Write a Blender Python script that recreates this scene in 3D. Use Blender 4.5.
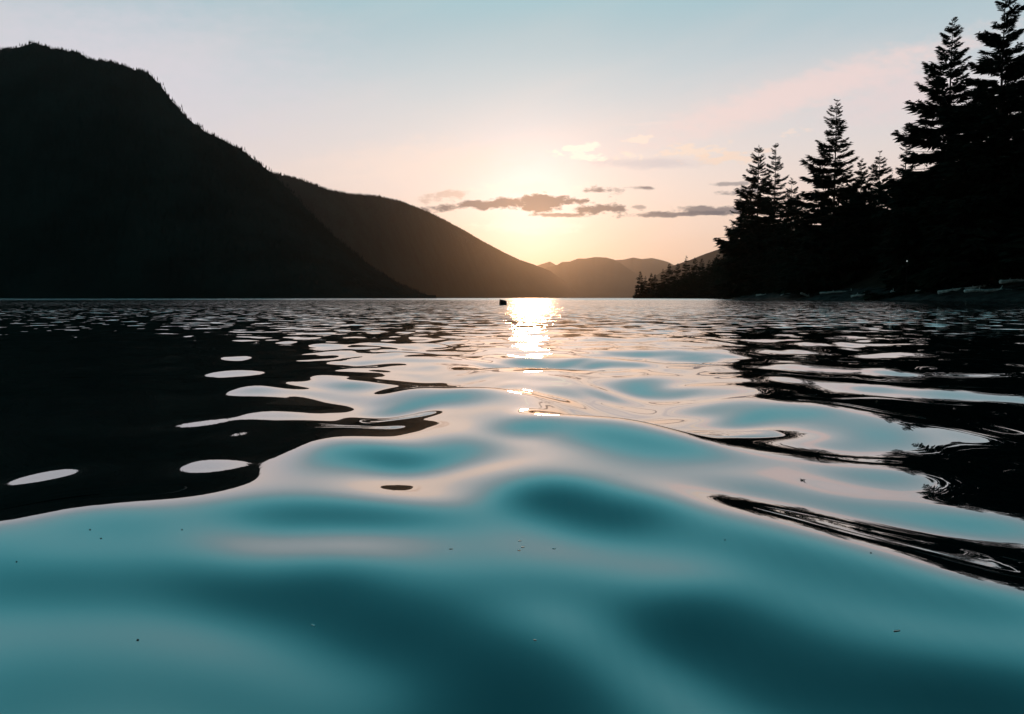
import bpy, math, random
import numpy as np
from mathutils import Vector, Matrix

# ---- light and air in one place
SUN_EL_DEG, SUN_E, SUN_COL, SUN_ANGLE = 6.2, 0.25, (1.0, 0.52, 0.25), 2.0
SKY_STRENGTH, SKY_MIX, SKY_AWAY = 0.05, 0.93, 0.35
HAZE_DENSITY, HAZE_G = 1.9e-5, 0.885
_s = lambda r, g, b: tuple(((c / 255 + 0.055) / 1.055) ** 2.4 for c in (r, g, b)) + (1.0,)
SKY_RAMP = [(0.0, _s(238, 186, 148)), (0.06, _s(244, 206, 184)), (0.12, _s(248, 226, 215)), (0.19, _s(228, 222, 224)),
            (0.27, _s(196, 211, 219)), (0.34, _s(163, 195, 206)), (0.41, _s(136, 218, 230)), (0.49, _s(92, 205, 221)), (0.61, _s(33, 134, 151)),
            (0.78, _s(11, 70, 82)), (1.0, _s(8, 50, 62))]
GLOWS = [(15.0, (0.03, 0.025, 0.025, 1), 1.0), (4.0, (0.16, 0.17, 0.24, 1), 1.0)]
_dark, _white, _pink, _grey = _s(22, 66, 102), _s(255, 250, 238), _s(238, 216, 214), _s(205, 200, 208)
CLOUDS = [
    (40, 90, 380, 150, 0, _s(228, 220, 229), 0.85, 1.0, 0.15),
    (800, 92, 250, 24, 17, _s(246, 222, 219), 0.9, 0.8, 0.3), (905, 95, 120, 40, 12, _s(242, 220, 220), 0.7, 1.0, 0.3),
    (400, 165, 170, 30, 4, _s(252, 230, 220), 0.6, 1.0, 0.4),
    (650, 163, 80, 8, 0, _grey, 0.7, 0.8, 0.4),
    (525, 188, 75, 10, 0, _white, 1.0, 0.9, 0.6), (520, 226, 66, 10, 0, _white, 1.0, 0.9, 0.6), (455, 232, 30, 4, 0, _white, 0.6, 0.9, 0.8),
    (576, 149, 24, 5, 5, _white, 1.0, 0.6, 1.5), (584, 156, 28, 4, -2, _white, 1.0, 0.6, 1.5), (633, 157, 26, 5, 0, _s(255, 236, 222), 0.9, 0.7, 1.5),
    (640, 139, 18, 4, 8, _s(253, 234, 222), 0.9, 0.6, 1.4), (695, 151, 34, 8, 2, _s(252, 228, 212), 0.9, 0.8, 1.7), (712, 160, 44, 6, 0, _s(250, 222, 204), 0.8, 0.8, 1.6),
    (745, 157, 26, 8, 0, _s(250, 224, 208), 0.8, 0.7, 1.5), (789, 133, 18, 4, 10, _s(250, 230, 220), 0.7, 0.7, 1.4), (640, 124, 40, 2.5, 3, _s(240, 226, 224), 0.6, 0.8, 0.8),
    (446, 196, 30, 6, 8, _s(190, 160, 152), 0.6, 0.8, 1.2),
    (492, 203, 78, 5.5, 5, _dark, 1.0, 0.6, 0.9), (548, 202, 50, 8, 2, _dark, 1.0, 0.5, 1.0), (540, 209, 26, 4, 0, _dark, 1.0, 0.6, 1.1), (598, 209, 34, 6.5, -3, _dark, 1.0, 0.5, 0.9),
    (556, 215, 30, 2.5, 0, _dark, 0.9, 0.6, 0.8),
    (602, 190, 22, 4.5, 0, _dark, 0.9, 0.7, 1.0), (648, 188, 17, 3, 0, _dark, 0.85, 0.7, 0.8), (638, 207, 9, 2.5, 0, _dark, 0.6, 0.7, 0.8),
    (685, 214, 62, 3, 2, _dark, 0.9, 0.7, 0.8), (712, 210, 44, 5, 2, _dark, 0.85, 0.7, 1.0), (728, 184, 24, 2.5, 3, _dark, 0.6, 0.7, 0.9),
    (738, 192, 30, 4, 5, _dark, 0.65, 0.7, 1.0),
]

S = bpy.context.scene
for o in list(bpy.data.objects):
    bpy.data.objects.remove(o)

# ------------------------------------------------------------------ camera
W, H, F = 1024, 714, 796.0
CAM_H = 0.35
PITCH = math.atan((357.0 - 298.0) / F)
cam_d = bpy.data.cameras.new("camera")
cam_d.sensor_width = 36.0
cam_d.lens = F / W * 36.0
cam_d.clip_start = 0.05
cam_d.clip_end = 200000.0
cam = bpy.data.objects.new("camera", cam_d)
cam.location = (0, 0, CAM_H)
cam.rotation_euler = (math.radians(90) - PITCH, 0, 0)
S.collection.objects.link(cam)
S.camera = cam


def ray(px, py):
    """direction of a picture point as (x, y, z) per metre of depth y"""
    a, b = (px - W / 2) / F, (H / 2 - py) / F
    y = math.cos(PITCH) + b * math.sin(PITCH)
    z = b * math.cos(PITCH) - math.sin(PITCH)
    return a / y, z / y


def at(px, py, Y):
    u, v = ray(px, py)
    return Vector((u * Y, Y, CAM_H + v * Y))


def lin(r, g, b):
    f = lambda c: (c / 255.0) / 12.92 if c / 255.0 <= 0.04045 else ((c / 255.0 + 0.055) / 1.055) ** 2.4
    return (f(r), f(g), f(b), 1.0)


# ------------------------------------------------------------------ render settings
S.view_settings.view_transform = 'Standard'
S.view_settings.look = 'None'
S.view_settings.exposure = 0.0
S.view_settings.gamma = 1.0
S.view_settings.use_curve_mapping = False
S.render.engine = 'CYCLES'
S.cycles.use_denoising = True
try:
    S.cycles.denoiser = 'OPENIMAGEDENOISE'
except Exception:
    pass
S.cycles.max_bounces = 6
S.cycles.diffuse_bounces = 2
S.cycles.glossy_bounces = 3
S.cycles.transparent_max_bounces = 8
S.cycles.volume_bounces = 0
S.cycles.caustics_reflective = False
S.cycles.caustics_refractive = False

# ------------------------------------------------------------------ sun
SUN_EL = math.radians(SUN_EL_DEG)
SUN_AZ = math.radians(1.4)
SUN = Vector((math.sin(SUN_AZ) * math.cos(SUN_EL), math.cos(SUN_AZ) * math.cos(SUN_EL), math.sin(SUN_EL)))
sun_d = bpy.data.lights.new("sun", 'SUN')
sun_d.energy = SUN_E
sun_d.color = SUN_COL
sun_d.angle = math.radians(SUN_ANGLE)
sun = bpy.data.objects.new("sun", sun_d)
sun.rotation_euler = SUN.to_track_quat('Z', 'Y').to_euler()
sun.location = SUN * 50
S.collection.objects.link(sun)


# ------------------------------------------------------------------ node helpers
class NT:
    def __init__(self, tree):
        self.t = tree
        tree.nodes.clear()

    def node(self, kind, **kw):
        n = self.t.nodes.new(kind)
        for k, v in kw.items():
            setattr(n, k, v)
        return n

    def put(self, sock, v):
        if isinstance(v, bpy.types.NodeSocket):
            self.t.links.new(v, sock)
        elif v is not None:
            sock.default_value = v

    def m(self, op, a, b=None, c=None, clamp=False):
        n = self.node('ShaderNodeMath', operation=op)
        n.use_clamp = clamp
        for i, v in enumerate((a, b, c)):
            self.put(n.inputs[i], v)
        return n.outputs[0]

    def vm(self, op, a, b=None, out=0):
        n = self.node('ShaderNodeVectorMath', operation=op)
        self.put(n.inputs[0], a)
        if b is not None:
            if op == 'SCALE':
                self.put(n.inputs['Scale'], b)
            else:
                self.put(n.inputs[1], b)
        return n.outputs[out]

    def smooth(self, x, lo, hi, a=0.0, b=1.0):
        n = self.node('ShaderNodeMapRange', interpolation_type='SMOOTHSTEP')
        n.clamp = True
        for i, v in enumerate((x, lo, hi, a, b)):
            self.put(n.inputs[i], v)
        return n.outputs[0]

    def mix(self, f, a, b, mode='MIX'):
        n = self.node('ShaderNodeMix', data_type='RGBA', blend_type=mode)
        n.clamp_factor = True
        self.put(n.inputs[0], f)
        self.put(n.inputs[6], a)
        self.put(n.inputs[7], b)
        return n.outputs[2]

    def ramp(self, x, stops, interp='EASE'):
        n = self.node('ShaderNodeValToRGB')
        n.color_ramp.interpolation = interp
        el = n.color_ramp.elements
        while len(el) < len(stops):
            el.new(0.5)
        for e, (p, c) in zip(el, stops):
            e.position = p
            e.color = c
        self.put(n.inputs[0], x)
        return n.outputs[0]

    def noise(self, vec, scale, detail=2.0, rough=0.5, out=0):
        n = self.node('ShaderNodeTexNoise')
        self.put(n.inputs['Vector'], vec)
        n.inputs['Scale'].default_value = scale
        n.inputs['Detail'].default_value = detail
        n.inputs['Roughness'].default_value = rough
        return n.outputs[out]

    def comb(self, x, y, z):
        n = self.node('ShaderNodeCombineXYZ')
        for i, v in enumerate((x, y, z)):
            self.put(n.inputs[i], v)
        return n.outputs[0]

    def sep(self, v):
        n = self.node('ShaderNodeSeparateXYZ')
        self.put(n.inputs[0], v)
        return n.outputs


# ------------------------------------------------------------------ sky
world = bpy.data.worlds.new("World")
S.world = world
world.use_nodes = True
t = NT(world.node_tree)
D = t.node('ShaderNodeTexCoord').outputs['Generated']
D = t.vm('NORMALIZE', D)
dx, dy, dz = t.sep(D)
sky_tex = t.node('ShaderNodeTexSky', sky_type='NISHITA')
sky_tex.sun_disc = False
sky_tex.sun_elevation = SUN_EL
sky_tex.sun_rotation = SUN_AZ
sky_tex.air_density = 1.0
sky_tex.dust_density = 2.0

# clear evening sky by height above the horizon
base = t.ramp(dz, SKY_RAMP, 'B_SPLINE')
# the half of the sky away from the sunset is dimmer
away = t.smooth(dy, -0.9, 0.6, SKY_AWAY, 1.0)
base = t.mix(1.0, base, t.comb(away, away, away), 'MULTIPLY')
# warm light round the hidden sun
cosang = t.vm('DOT_PRODUCT', D, tuple(SUN), out=1)
ang = t.m('ARCCOSINE', t.m('MINIMUM', cosang, 0.99999))
ang = t.m('MULTIPLY', ang, 180 / math.pi)


def bell(width):
    q = t.m('DIVIDE', ang, width)
    return t.m('POWER', math.e, t.m('MULTIPLY', t.m('MULTIPLY', q, q), -1.0))


front = t.smooth(dy, 0.15, 0.5)
yy = t.m('MAXIMUM', dy, 0.05)
U = t.m('DIVIDE', dx, yy)
V = t.m('DIVIDE', dz, yy)
streak = t.noise(t.comb(t.m('MULTIPLY', U, 9.0), t.m('MULTIPLY', V, 34.0), 3.1), 1.0, 5.0, 0.55)
puff = t.noise(t.comb(t.m('MULTIPLY', U, 40.0), t.m('MULTIPLY', V, 90.0), 7.7), 1.0, 5.0, 0.62)
fine = t.m('ADD', t.m('MULTIPLY', t.m('SUBTRACT', streak, 0.5), 1.2), t.m('MULTIPLY', t.m('SUBTRACT', puff, 0.5), 3.2))
col = base
# thin high veil
veil = t.smooth(t.noise(t.comb(t.m('MULTIPLY', U, 2.2), t.m('SUBTRACT', t.m('MULTIPLY', V, 9.0), t.m('MULTIPLY', U, 2.6)), 1.0), 1.0, 4.0, 0.5), 0.42, 0.72, 0.0, 0.5)
veil = t.m('MULTIPLY', veil, t.smooth(dz, 0.4, 0.15))
col = t.mix(veil, col, lin(240, 222, 218))
for w_, c_, k_ in GLOWS:
    g = t.m('MULTIPLY', bell(w_), k_)
    col = t.mix(1.0, col, t.mix(g, (0, 0, 0, 1), c_), 'ADD')


def cloud(col, px, py, a, b, rot, c, k, soft=0.7, rag=1.0):
    """one cloud: an elongated patch of sky with a ragged rim; a, b in 1/796 rad"""
    u0, v0 = ray(px, py)
    cr, sr = math.cos(math.radians(rot)), math.sin(math.radians(rot))
    du, dv = t.m('SUBTRACT', U, u0), t.m('SUBTRACT', V, v0)
    p = t.m('ADD', t.m('MULTIPLY', du, cr * F / a), t.m('MULTIPLY', dv, sr * F / a))
    q = t.m('ADD', t.m('MULTIPLY', du, -sr * F / b), t.m('MULTIPLY', dv, cr * F / b))
    r = t.m('SQRT', t.m('ADD', t.m('MULTIPLY', p, p), t.m('MULTIPLY', q, q)))
    r = t.m('ADD', r, t.m('MULTIPLY', fine, rag))
    f = t.m('MULTIPLY', t.smooth(r, 1.0, 1.0 - soft, 0.0, k), front)
    return t.mix(f, col, c)


for args in CLOUDS:
    col = cloud(col, *args)
col = t.mix(SKY_MIX, sky_tex.outputs[0], t.vm('SCALE', col, 1.0 / SKY_STRENGTH))
bg = t.node('ShaderNodeBackground')
t.put(bg.inputs[0], col)
bg.inputs[1].default_value = SKY_STRENGTH
t.put(t.node('ShaderNodeOutputWorld').inputs[0], bg.outputs[0])


# ------------------------------------------------------------------ materials
def material(name):
    m = bpy.data.materials.new(name)
    m.use_nodes = True
    return m, NT(m.node_tree)


def rough_material(name, c1, c2, scale, rough=0.9, spec=0.15, bump=0.0):
    m, n = material(name)
    pos = n.node('ShaderNodeTexCoord').outputs['Object']
    f = n.noise(pos, scale, 5.0, 0.6)
    c = n.mix(n.smooth(f, 0.35, 0.65), c1 + (1,), c2 + (1,))
    b = n.node('ShaderNodeBsdfPrincipled')
    n.put(b.inputs['Base Color'], c)
    b.inputs['Roughness'].default_value = rough
    b.inputs['Specular IOR Level'].default_value = spec
    if bump:
        bn = n.node('ShaderNodeBump')
        bn.inputs['Strength'].default_value = bump
        n.put(bn.inputs['Height'], n.noise(pos, scale * 3, 4.0))
        n.put(b.inputs['Normal'], bn.outputs[0])
    n.put(n.node('ShaderNodeOutputMaterial').inputs[0], b.outputs[0])
    return m


M_NEEDLE = rough_material("conifer_needles", (0.006, 0.015, 0.011), (0.012, 0.026, 0.017), 0.35, spec=0.05)
M_BARK = rough_material("bark", (0.02, 0.016, 0.013), (0.045, 0.036, 0.03), 1.5, bump=0.4)
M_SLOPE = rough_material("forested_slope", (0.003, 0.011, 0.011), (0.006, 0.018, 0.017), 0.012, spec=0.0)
M_BANK = rough_material("forest_floor", (0.012, 0.014, 0.010), (0.025, 0.026, 0.018), 0.4, spec=0.05)
M_SHORE = rough_material("stony_shore", (0.003, 0.006, 0.006), (0.022, 0.034, 0.031), 0.6, bump=0.6)
M_LOG = rough_material("bleached_wood", (0.16, 0.24, 0.23), (0.42, 0.54, 0.52), 2.5, bump=0.5)
M_DARKWOOD = rough_material("wet_dark_wood", (0.008, 0.007, 0.007), (0.025, 0.020, 0.018), 5.0, rough=0.7, bump=0.5)
M_LEAF = rough_material("dead_leaf", (0.02, 0.03, 0.03), (0.05, 0.06, 0.05), 60.0, rough=0.6)
M_FLUFF, n = material("pale_seed_fluff")       # thin, silky, lets light through
tr = n.node('ShaderNodeBsdfTranslucent')
n.put(tr.inputs[0], n.mix(n.noise(n.node('ShaderNodeTexCoord').outputs['Object'], 400.0), (0.8, 0.8, 0.76, 1), (0.95, 0.94, 0.9, 1)))
gs = n.node('ShaderNodeBsdfGlossy')
gs.inputs['Color'].default_value = (0.95, 0.93, 0.9, 1)
gs.inputs['Roughness'].default_value = 0.4
ms = n.node('ShaderNodeMixShader')
ms.inputs[0].default_value = 0.75
n.put(ms.inputs[1], tr.outputs[0])
n.put(ms.inputs[2], gs.outputs[0])
n.put(n.node('ShaderNodeOutputMaterial').inputs[0], ms.outputs[0])


# ------------------------------------------------------------------ object helpers
def mesh(name, verts, faces, mat, parent=None, smooth=False):
    me = bpy.data.meshes.new(name)
    verts = np.asarray(verts, dtype=np.float32).reshape(-1, 3)
    if isinstance(faces, np.ndarray):
        nf, k = faces.shape
        me.vertices.add(len(verts))
        me.vertices.foreach_set('co', verts.ravel())
        me.loops.add(nf * k)
        me.loops.foreach_set('vertex_index', faces.astype(np.int32).ravel())
        me.polygons.add(nf)
        me.polygons.foreach_set('loop_start', np.arange(0, nf * k, k, dtype=np.int32))
        me.polygons.foreach_set('loop_total', np.full(nf, k, dtype=np.int32))
        me.update(calc_edges=True)
    else:
        me.from_pydata(verts.tolist(), [], faces)
    me.validate()
    if smooth:
        me.polygons.foreach_set('use_smooth', np.ones(len(me.polygons), dtype=bool))
    me.materials.append(mat)
    o = bpy.data.objects.new(name, me)
    S.collection.objects.link(o)
    if parent:
        o.parent = parent
    return o


def empty(name, loc):
    o = bpy.data.objects.new(name, None)
    o.location = loc
    o.empty_display_size = 0.2
    S.collection.objects.link(o)
    return o


def tag(o, label, cat, group=None):
    o['label'] = label
    o['category'] = cat
    if group:
        o['group'] = group
    return o


def vnoise(x, y, seed=0):
    xi, yi = np.floor(x).astype(np.int64), np.floor(y).astype(np.int64)
    fx, fy = x - xi, y - yi
    fx, fy = fx * fx * (3 - 2 * fx), fy * fy * (3 - 2 * fy)

    def h(a, b):
        n = (a * 374761393 + b * 668265263 + seed * 1442695041) & 0x7fffffff
        n = ((n ^ (n >> 13)) * 1274126177) & 0x7fffffff
        n = n ^ (n >> 16)
        return (n & 0xffff) / 65535.0
    return (h(xi, yi) * (1 - fx) + h(xi + 1, yi) * fx) * (1 - fy) + (h(xi, yi + 1) * (1 - fx) + h(xi + 1, yi + 1) * fx) * fy


def fbm(x, y, octv=5, seed=0):
    s, a = 0, 0.5
    for k in range(octv):
        s = s + a * (vnoise(x * 2 ** k, y * 2 ** k, seed + k) - 0.5) * 2
        a *= 0.5
    return s


def grid_faces(nu, nv):
    i, j = np.meshgrid(np.arange(nu - 1), np.arange(nv - 1), indexing='ij')
    a = (i * nv + j).ravel()
    return np.stack([a, a + nv, a + nv + 1, a + 1], axis=1)


def tube(path, radii, sides=8, caps=True):
    """a round tapering bar along a list of points"""
    vs, fs = [], []
    path = [Vector(p) for p in path]
    for i, p in enumerate(path):
        d = (path[min(i + 1, len(path) - 1)] - path[max(i - 1, 0)]).normalized()
        q = Vector((0, 0, 1)).rotation_difference(d)
        for k in range(sides):
            a = 2 * math.pi * k / sides
            vs.append(p + q @ Vector((math.cos(a) * radii[i], math.sin(a) * radii[i], 0)))
    for i in range(len(path) - 1):
        for k in range(sides):
            a, b = i * sides + k, i * sides + (k + 1) % sides
            fs.append((a, b, b + sides, a + sides))
    if caps:
        fs.append(tuple(range(sides))[::-1])
        fs.append(tuple(range((len(path) - 1) * sides, len(path) * sides)))
    return [tuple(v) for v in vs], fs


def join(parts):
    vs, fs = [], []
    for v, f in parts:
        n = len(vs)
        vs += list(v)
        fs += [tuple(i + n for i in q) for q in f]
    return vs, fs

# ------------------------------------------------------------------ mountains
RIDGE_PTS = {}


def ridge(name, pts, foot, seed, nu=500, nv=70, tree=0.0, back=0.25, relief=0.05):
    """a mountain: its crest runs through pts (px, py, depth); it falls to the lake in front and to a valley behind"""
    pts = sorted((px, py, Y or depth2(px)) for px, py, Y in pts)
    P = np.array([at(px, py, Y) for px, py, Y in pts])
    tt = np.array([p[0] for p in pts], float)
    uu = np.linspace(tt[0], tt[-1], nu)
    C = np.stack([np.interp(uu, tt, P[:, k]) for k in range(3)], 1)
    C[:, 2] = np.maximum(C[:, 2], 2.0)
    vv = np.concatenate([np.linspace(0, 1, nv), 1 + np.linspace(0, 1, nv // 3)[1:]])
    V_ = vv[None, :] * np.ones((nu, 1))
    R = np.where(V_ <= 1, 1 - foot * (1 - V_), 1 + back * (V_ - 1))
    X, Y = C[:, :1] * R, C[:, 1:2] * R
    prof = np.where(V_ <= 1, np.clip(V_, 0, 1) ** 1.15, np.clip(2 - V_, 0, 1))
    Z = C[:, 2:3] * prof
    size = C[:, 2].max()
    n = fbm(X / size * 2.2, Y / size * 2.2, 6, seed)
    Z = Z * (1 + relief * 3.0 * n * np.clip(1 - V_, 0, 1)) + size * relief * 0.12 * fbm(X / size * 9, Y / size * 9, 4, seed + 9) * np.clip(prof, 0, 1) * np.where(V_ < 1, 1 - 0.6 * V_, 0.4)
    if tree:
        Z = Z + tree * (vnoise(X / tree * 0.9, Y / tree * 0.9, seed + 3) ** 2) * np.clip(prof * 6, 0, 1)
    Z = np.where((V_ == 0) | (V_ == 2), -3.0, Z)
    v = np.stack([X, Y, Z], -1)
    RIDGE_PTS[name] = v
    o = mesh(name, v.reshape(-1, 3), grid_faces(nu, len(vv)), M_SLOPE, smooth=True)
    o['kind'] = 'structure'
    return o


D1, D3, D4, D5 = 1150.0, 18000.0, 21000.0, 9000.0
D2 = None   # the middle mountain runs away from the viewer along the lake
depth2 = lambda px: 2300.0 + 16500.0 * max(0.0, (px - 262) / 326.0) ** 3.4
ridge("near_mountain", [(-420, 150, D1), (-300, 90, D1), (-180, 70, D1), (-60, 60, D1), (0, 50, D1), (15, 49.5, D1), (26, 45, D1), (36, 43, D1), (52, 49, D1), (66, 51, D1), (78, 53, D1), (90, 60, D1), (112, 62, D1), (130, 69, D1),
      (148, 74, D1), (160, 85, D1), (172, 101, D1), (190, 121, D1), (205, 132, D1), (225, 141, D1), (240, 149, D1), (255, 161, D1), (268, 171, D1),
      (285, 187, D1), (310, 213, D1), (335, 238, D1), (365, 263, D1), (395, 283, D1), (425, 296, D1), (436, 299, D1)], 0.22, 11, nu=1100, nv=90, tree=3.5)
ridge("middle_mountain", [(170, 190, D2), (225, 176, D2), (262, 172, D2), (280, 175, D2), (300, 180, D2), (325, 189, D2), (345, 194, D2), (380, 197, D2), (405, 203, D2),
      (430, 213, D2), (450, 223, D2), (465, 231, D2), (482, 241, D2), (505, 253, D2), (520, 260, D2), (535, 265, D2), (550, 271, D2),
      (565, 282, D2), (580, 293, D2), (588, 298, D2)], 0.25, 23, nu=700, nv=70, tree=5.0)
ridge("hazy_hill", [(470, 290, D3), (520, 280, D3), (548, 267, D3), (556, 265.5, D3), (562, 262, D3), (570, 261.5, D3), (578, 258.5, D3), (586, 258.5, D3), (595, 257, D3), (606, 257.5, D3), (614, 259.5, D3), (620, 262.5, D3), (627, 268, D3), (635, 273, D3), (650, 281, D3), (680, 290, D3), (720, 298, D3)], 0.2, 31, nu=300, nv=40, tree=0, relief=0.03)
ridge("farthest_hills", [(480, 285, D4), (530, 268, D4), (545, 263, D4), (550, 261.5, D4), (556, 265, D4), (600, 265, D4), (616, 260, D4), (624, 259.5, D4), (633, 257.5, D4), (642, 259, D4), (652, 258, D4), (661, 260, D4), (668, 262, D4), (676, 266, D4), (692, 268, D4), (760, 280, D4)], 0.15, 37, nu=300, nv=30, relief=0.03)
ridge("right_hazy_mountain", [(640, 285, D5), (672, 266, D5), (690, 260, D5), (705, 254, D5), (722, 248, D5), (745, 237, D5), (790, 226, D5), (860, 235, D5), (960, 270, D5), (1000, 290, D5)], 0.15, 41, nu=300, nv=30, relief=0.03)


# ------------------------------------------------------------------ right bank
SHORE = np.array([(72, 20), (66.5, 60), (65, 75), (64.5, 100), (64, 120), (62.5, 150), (61, 190), (66, 235), (78, 300), (104, 430), (104, 490), (95, 560), (93, 592), (108, 612), (160, 640), (400, 700)], float)


def shore_dist(x, y):
    """signed distance inland from the shoreline (positive on the bank)"""
    x, y = np.asarray(x, float), np.asarray(y, float)
    best = np.full(x.shape, 1e9)
    sign = np.ones(x.shape)
    for a, b in zip(SHORE[:-1], SHORE[1:]):
        d = b - a
        s = np.clip(((x - a[0]) * d[0] + (y - a[1]) * d[1]) / (d @ d), 0, 1)
        ex, ey = x - a[0] - s * d[0], y - a[1] - s * d[1]
        q = np.hypot(ex, ey)
        cr = d[0] * (y - a[1]) - d[1] * (x - a[0])
        near = q < best
        best = np.where(near, q, best)
        sign = np.where(near, np.where(cr < 0, 1.0, -1.0), sign)
    return best * sign


def bank_z(x, y):
    s = shore_dist(x, y)
    up = np.where(s < 0, 0.35 * s, np.where(s < 10, 0.19 * s, 1.9 + 0.52 * (np.minimum(s, 45) - 10) + 0.2 * np.maximum(s - 45, 0)))
    far = np.clip((np.asarray(y, float) - 280) / 150, 0, 1)
    up = np.where(s > 0, up * (1 - 0.55 * far), up)
    return np.maximum(up, -2.5) + np.where(s > 0.5, 0.25 * fbm(np.asarray(x) / 3.0, np.asarray(y) / 3.0, 3, 5) * np.clip(s / 4, 0, 1), 0)


gx = np.concatenate([np.linspace(20, 130, 160), np.linspace(133, 420, 50)])
gy = np.concatenate([np.linspace(20, 330, 260), np.linspace(334, 760, 100)])
GX, GY = np.meshgrid(gx, gy, indexing='ij')
o = mesh("bank_terrain", np.stack([GX, GY, bank_z(GX, GY)], -1).reshape(-1, 3), grid_faces(len(gx), len(gy)), M_BANK, smooth=True)
o['kind'] = 'structure'
# stony strip between the woods and the water
sy = np.linspace(45, 330, 900)
su = np.linspace(-1.2, 10.5, 34)
sx0 = np.interp(sy, SHORE[:13, 1], SHORE[:13, 0])
SX = sx0[:, None] + su[None, :] * 1.02
SY = sy[:, None] + 0 * SX
SZ = bank_z(SX, SY) + 0.05 + 0.75 * np.clip(fbm(SX / 1.6, SY / 2.4, 5, 77) + 0.05, 0, 1) * np.clip((su[None, :] + 1.2) / 2, 0, 1)
o = mesh("stony_shore", np.stack([SX, SY, SZ], -1).reshape(-1, 3), grid_faces(len(sy), len(su)), M_SHORE, smooth=True)
o['kind'] = 'structure'


# ------------------------------------------------------------------ conifers
def conifer_mesh(h, rad, seed, nbr, spray, bare=0.04, droop=0.25, clump=1.0, lean=0.0, gap=0.0):
    """trunk and crown of a conifer, base at 0: whorls of boughs, each a flat feathery pad of fine twigs"""
    rg = np.random.default_rng(seed)
    tv, tf = tube([(lean * h * (k / 8) ** 2, 0, h * k / 8) for k in range(9)], [max(h * 0.011 * (1 - k / 8.3), 0.03) for k in range(9)], 8)
    Q = []
    per = 5
    nwh = max(6, nbr // per)
    lob = rg.uniform(0, 6.28, 4)
    for w in range(nwh):
        fw = ((w + 0.6 + rg.uniform(-0.45, 0.45)) / nwh) ** 0.9
        wl = rg.uniform(0.8, 1.1)                   # some whorls reach further than others
        az0 = rg.uniform(0, 6.28)
        for b in range(per):
            if gap and rg.uniform() < gap:
                continue
            f = min(1.0, max(0.004, fw + rg.uniform(-1.0, 1.0) / nwh))
            z0 = h * (1 - f * (1 - bare))
            az = az0 + b * 2 * math.pi / per + rg.uniform(-0.35, 0.35)
            env = f ** 0.88 * (1 - 0.22 * max(0, f - 0.65) / 0.35)
            L = rad * env * wl * rg.uniform(0.6, 1.15) * (1 + 0.14 * math.sin(az + lob[0]) + 0.12 * math.sin(f * 21 + lob[1] + 2 * math.sin(az + lob[2]))) + 0.008 * h
            up = 0.62 * (1 - f) ** 1.6 - droop * f ** 0.6 + rg.uniform(-0.2, 0.14)
            ns = max(5, int(spray * (0.3 + 0.7 * L / rad)))
            s = (np.arange(ns) + rg.uniform(0.0, 1.0, ns)) / ns
            s = 0.10 + 0.90 * s
            cx = L * s * (1 - 0.06 * s)
            cz = L * (up * s - 0.10 * np.sin(s * 2.6) * (f + 0.2) + 0.17 * s ** 2.5)
            c, sn = math.cos(az), math.sin(az)
            base = np.stack([cx * c + lean * h * (z0 / h) ** 2, cx * sn, z0 + cz], 1)
            for side in (-1, 1, -1, 1, -1, 1, 0, 0):
                tl = (L * 0.24 * np.sin(np.clip(s, 0, 1) * 2.6 + 0.3) + 0.05 * L + 0.006 * h) * rg.uniform(0.5, 1.2, ns) * clump
                if side == 0:
                    tl = tl * 0.55
                wa = az + side * rg.uniform(0.35, 1.2, ns) + (rg.uniform(-0.4, 0.4, ns) if side == 0 else 0)
                hang = rg.uniform(-0.5, 0.08, ns) * (0.25 + 0.75 * f) + 0.35 * up + (0 if side else -0.7)
                d = np.stack([np.cos(wa) * np.cos(hang), np.sin(wa) * np.cos(hang), np.sin(hang)], 1)
                b0 = base + rg.normal(0, 0.012, (ns, 3)) * L
                tip = b0 + d * tl[:, None]
                mid = b0 + d * tl[:, None] * 0.5
                wv = np.stack([-np.sin(wa), np.cos(wa), rg.uniform(-0.9, 0.9, ns)], 1)
                wid = (tl * rg.uniform(0.075, 0.15, ns))[:, None]
                Q.append(np.stack([b0, mid + wv * wid, tip, mid - wv * wid], 1))
            # the wood of the bough
            wd = np.array([0, 0, 0.012 * L + 0.02])
            Q.append(np.array([[base[0] + wd, base[-1], base[-1] - wd * 0.3, base[0] - wd]]))
    # leader
    for k in range(10):
        a = rg.uniform(0, 6.28)
        z = h * (0.965 + 0.004 * k)
        l = h * 0.02 * (1.2 - k / 10)
        lx = lean * h
        l *= 0.7
        Q.append(np.array([[(lx, 0, z), (lx + l * .5 * math.cos(a) - l * .15 * math.sin(a), l * .5 * math.sin(a) + l * .15 * math.cos(a), z + l * .5), (lx + l * math.cos(a), l * math.sin(a), z + l), (lx + l * .5 * math.cos(a) + l * .15 * math.sin(a), l * .5 * math.sin(a) - l * .15 * math.cos(a), z + l * .4)]]))
    q = np.concatenate(Q, 0)
    return (tv, tf), (q.reshape(-1, 3), np.arange(len(q) * 4).reshape(-1, 4))


def plant_tree(name, geo, loc, label, cat, group=None, rot=0.0, scale=1.0):
    r = empty(name, loc)
    r.rotation_euler = (0, 0, rot)
    r.scale = (scale,) * 3
    (tv, tf), (cv, cf) = geo
    mesh("trunk", tv, tf, M_BARK, r)
    mesh("crown", cv, cf, M_NEEDLE, r)
    return tag(r, label, cat, group)


def big(px, py, Y, ratio, seed, label, nbr, spray, sink=1.5, **kw):
    kw.setdefault('clump', 1.12)
    tip = at(px, py, Y)
    z0 = float(bank_z(tip.x, tip.y)) - sink
    h = tip.z - z0
    return plant_tree("conifer_tree", conifer_mesh(h, h * ratio * 1.22, seed, nbr, spray, **kw), (tip.x, tip.y, z0), label, "tree", "tall conifers on the right bank")


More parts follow.
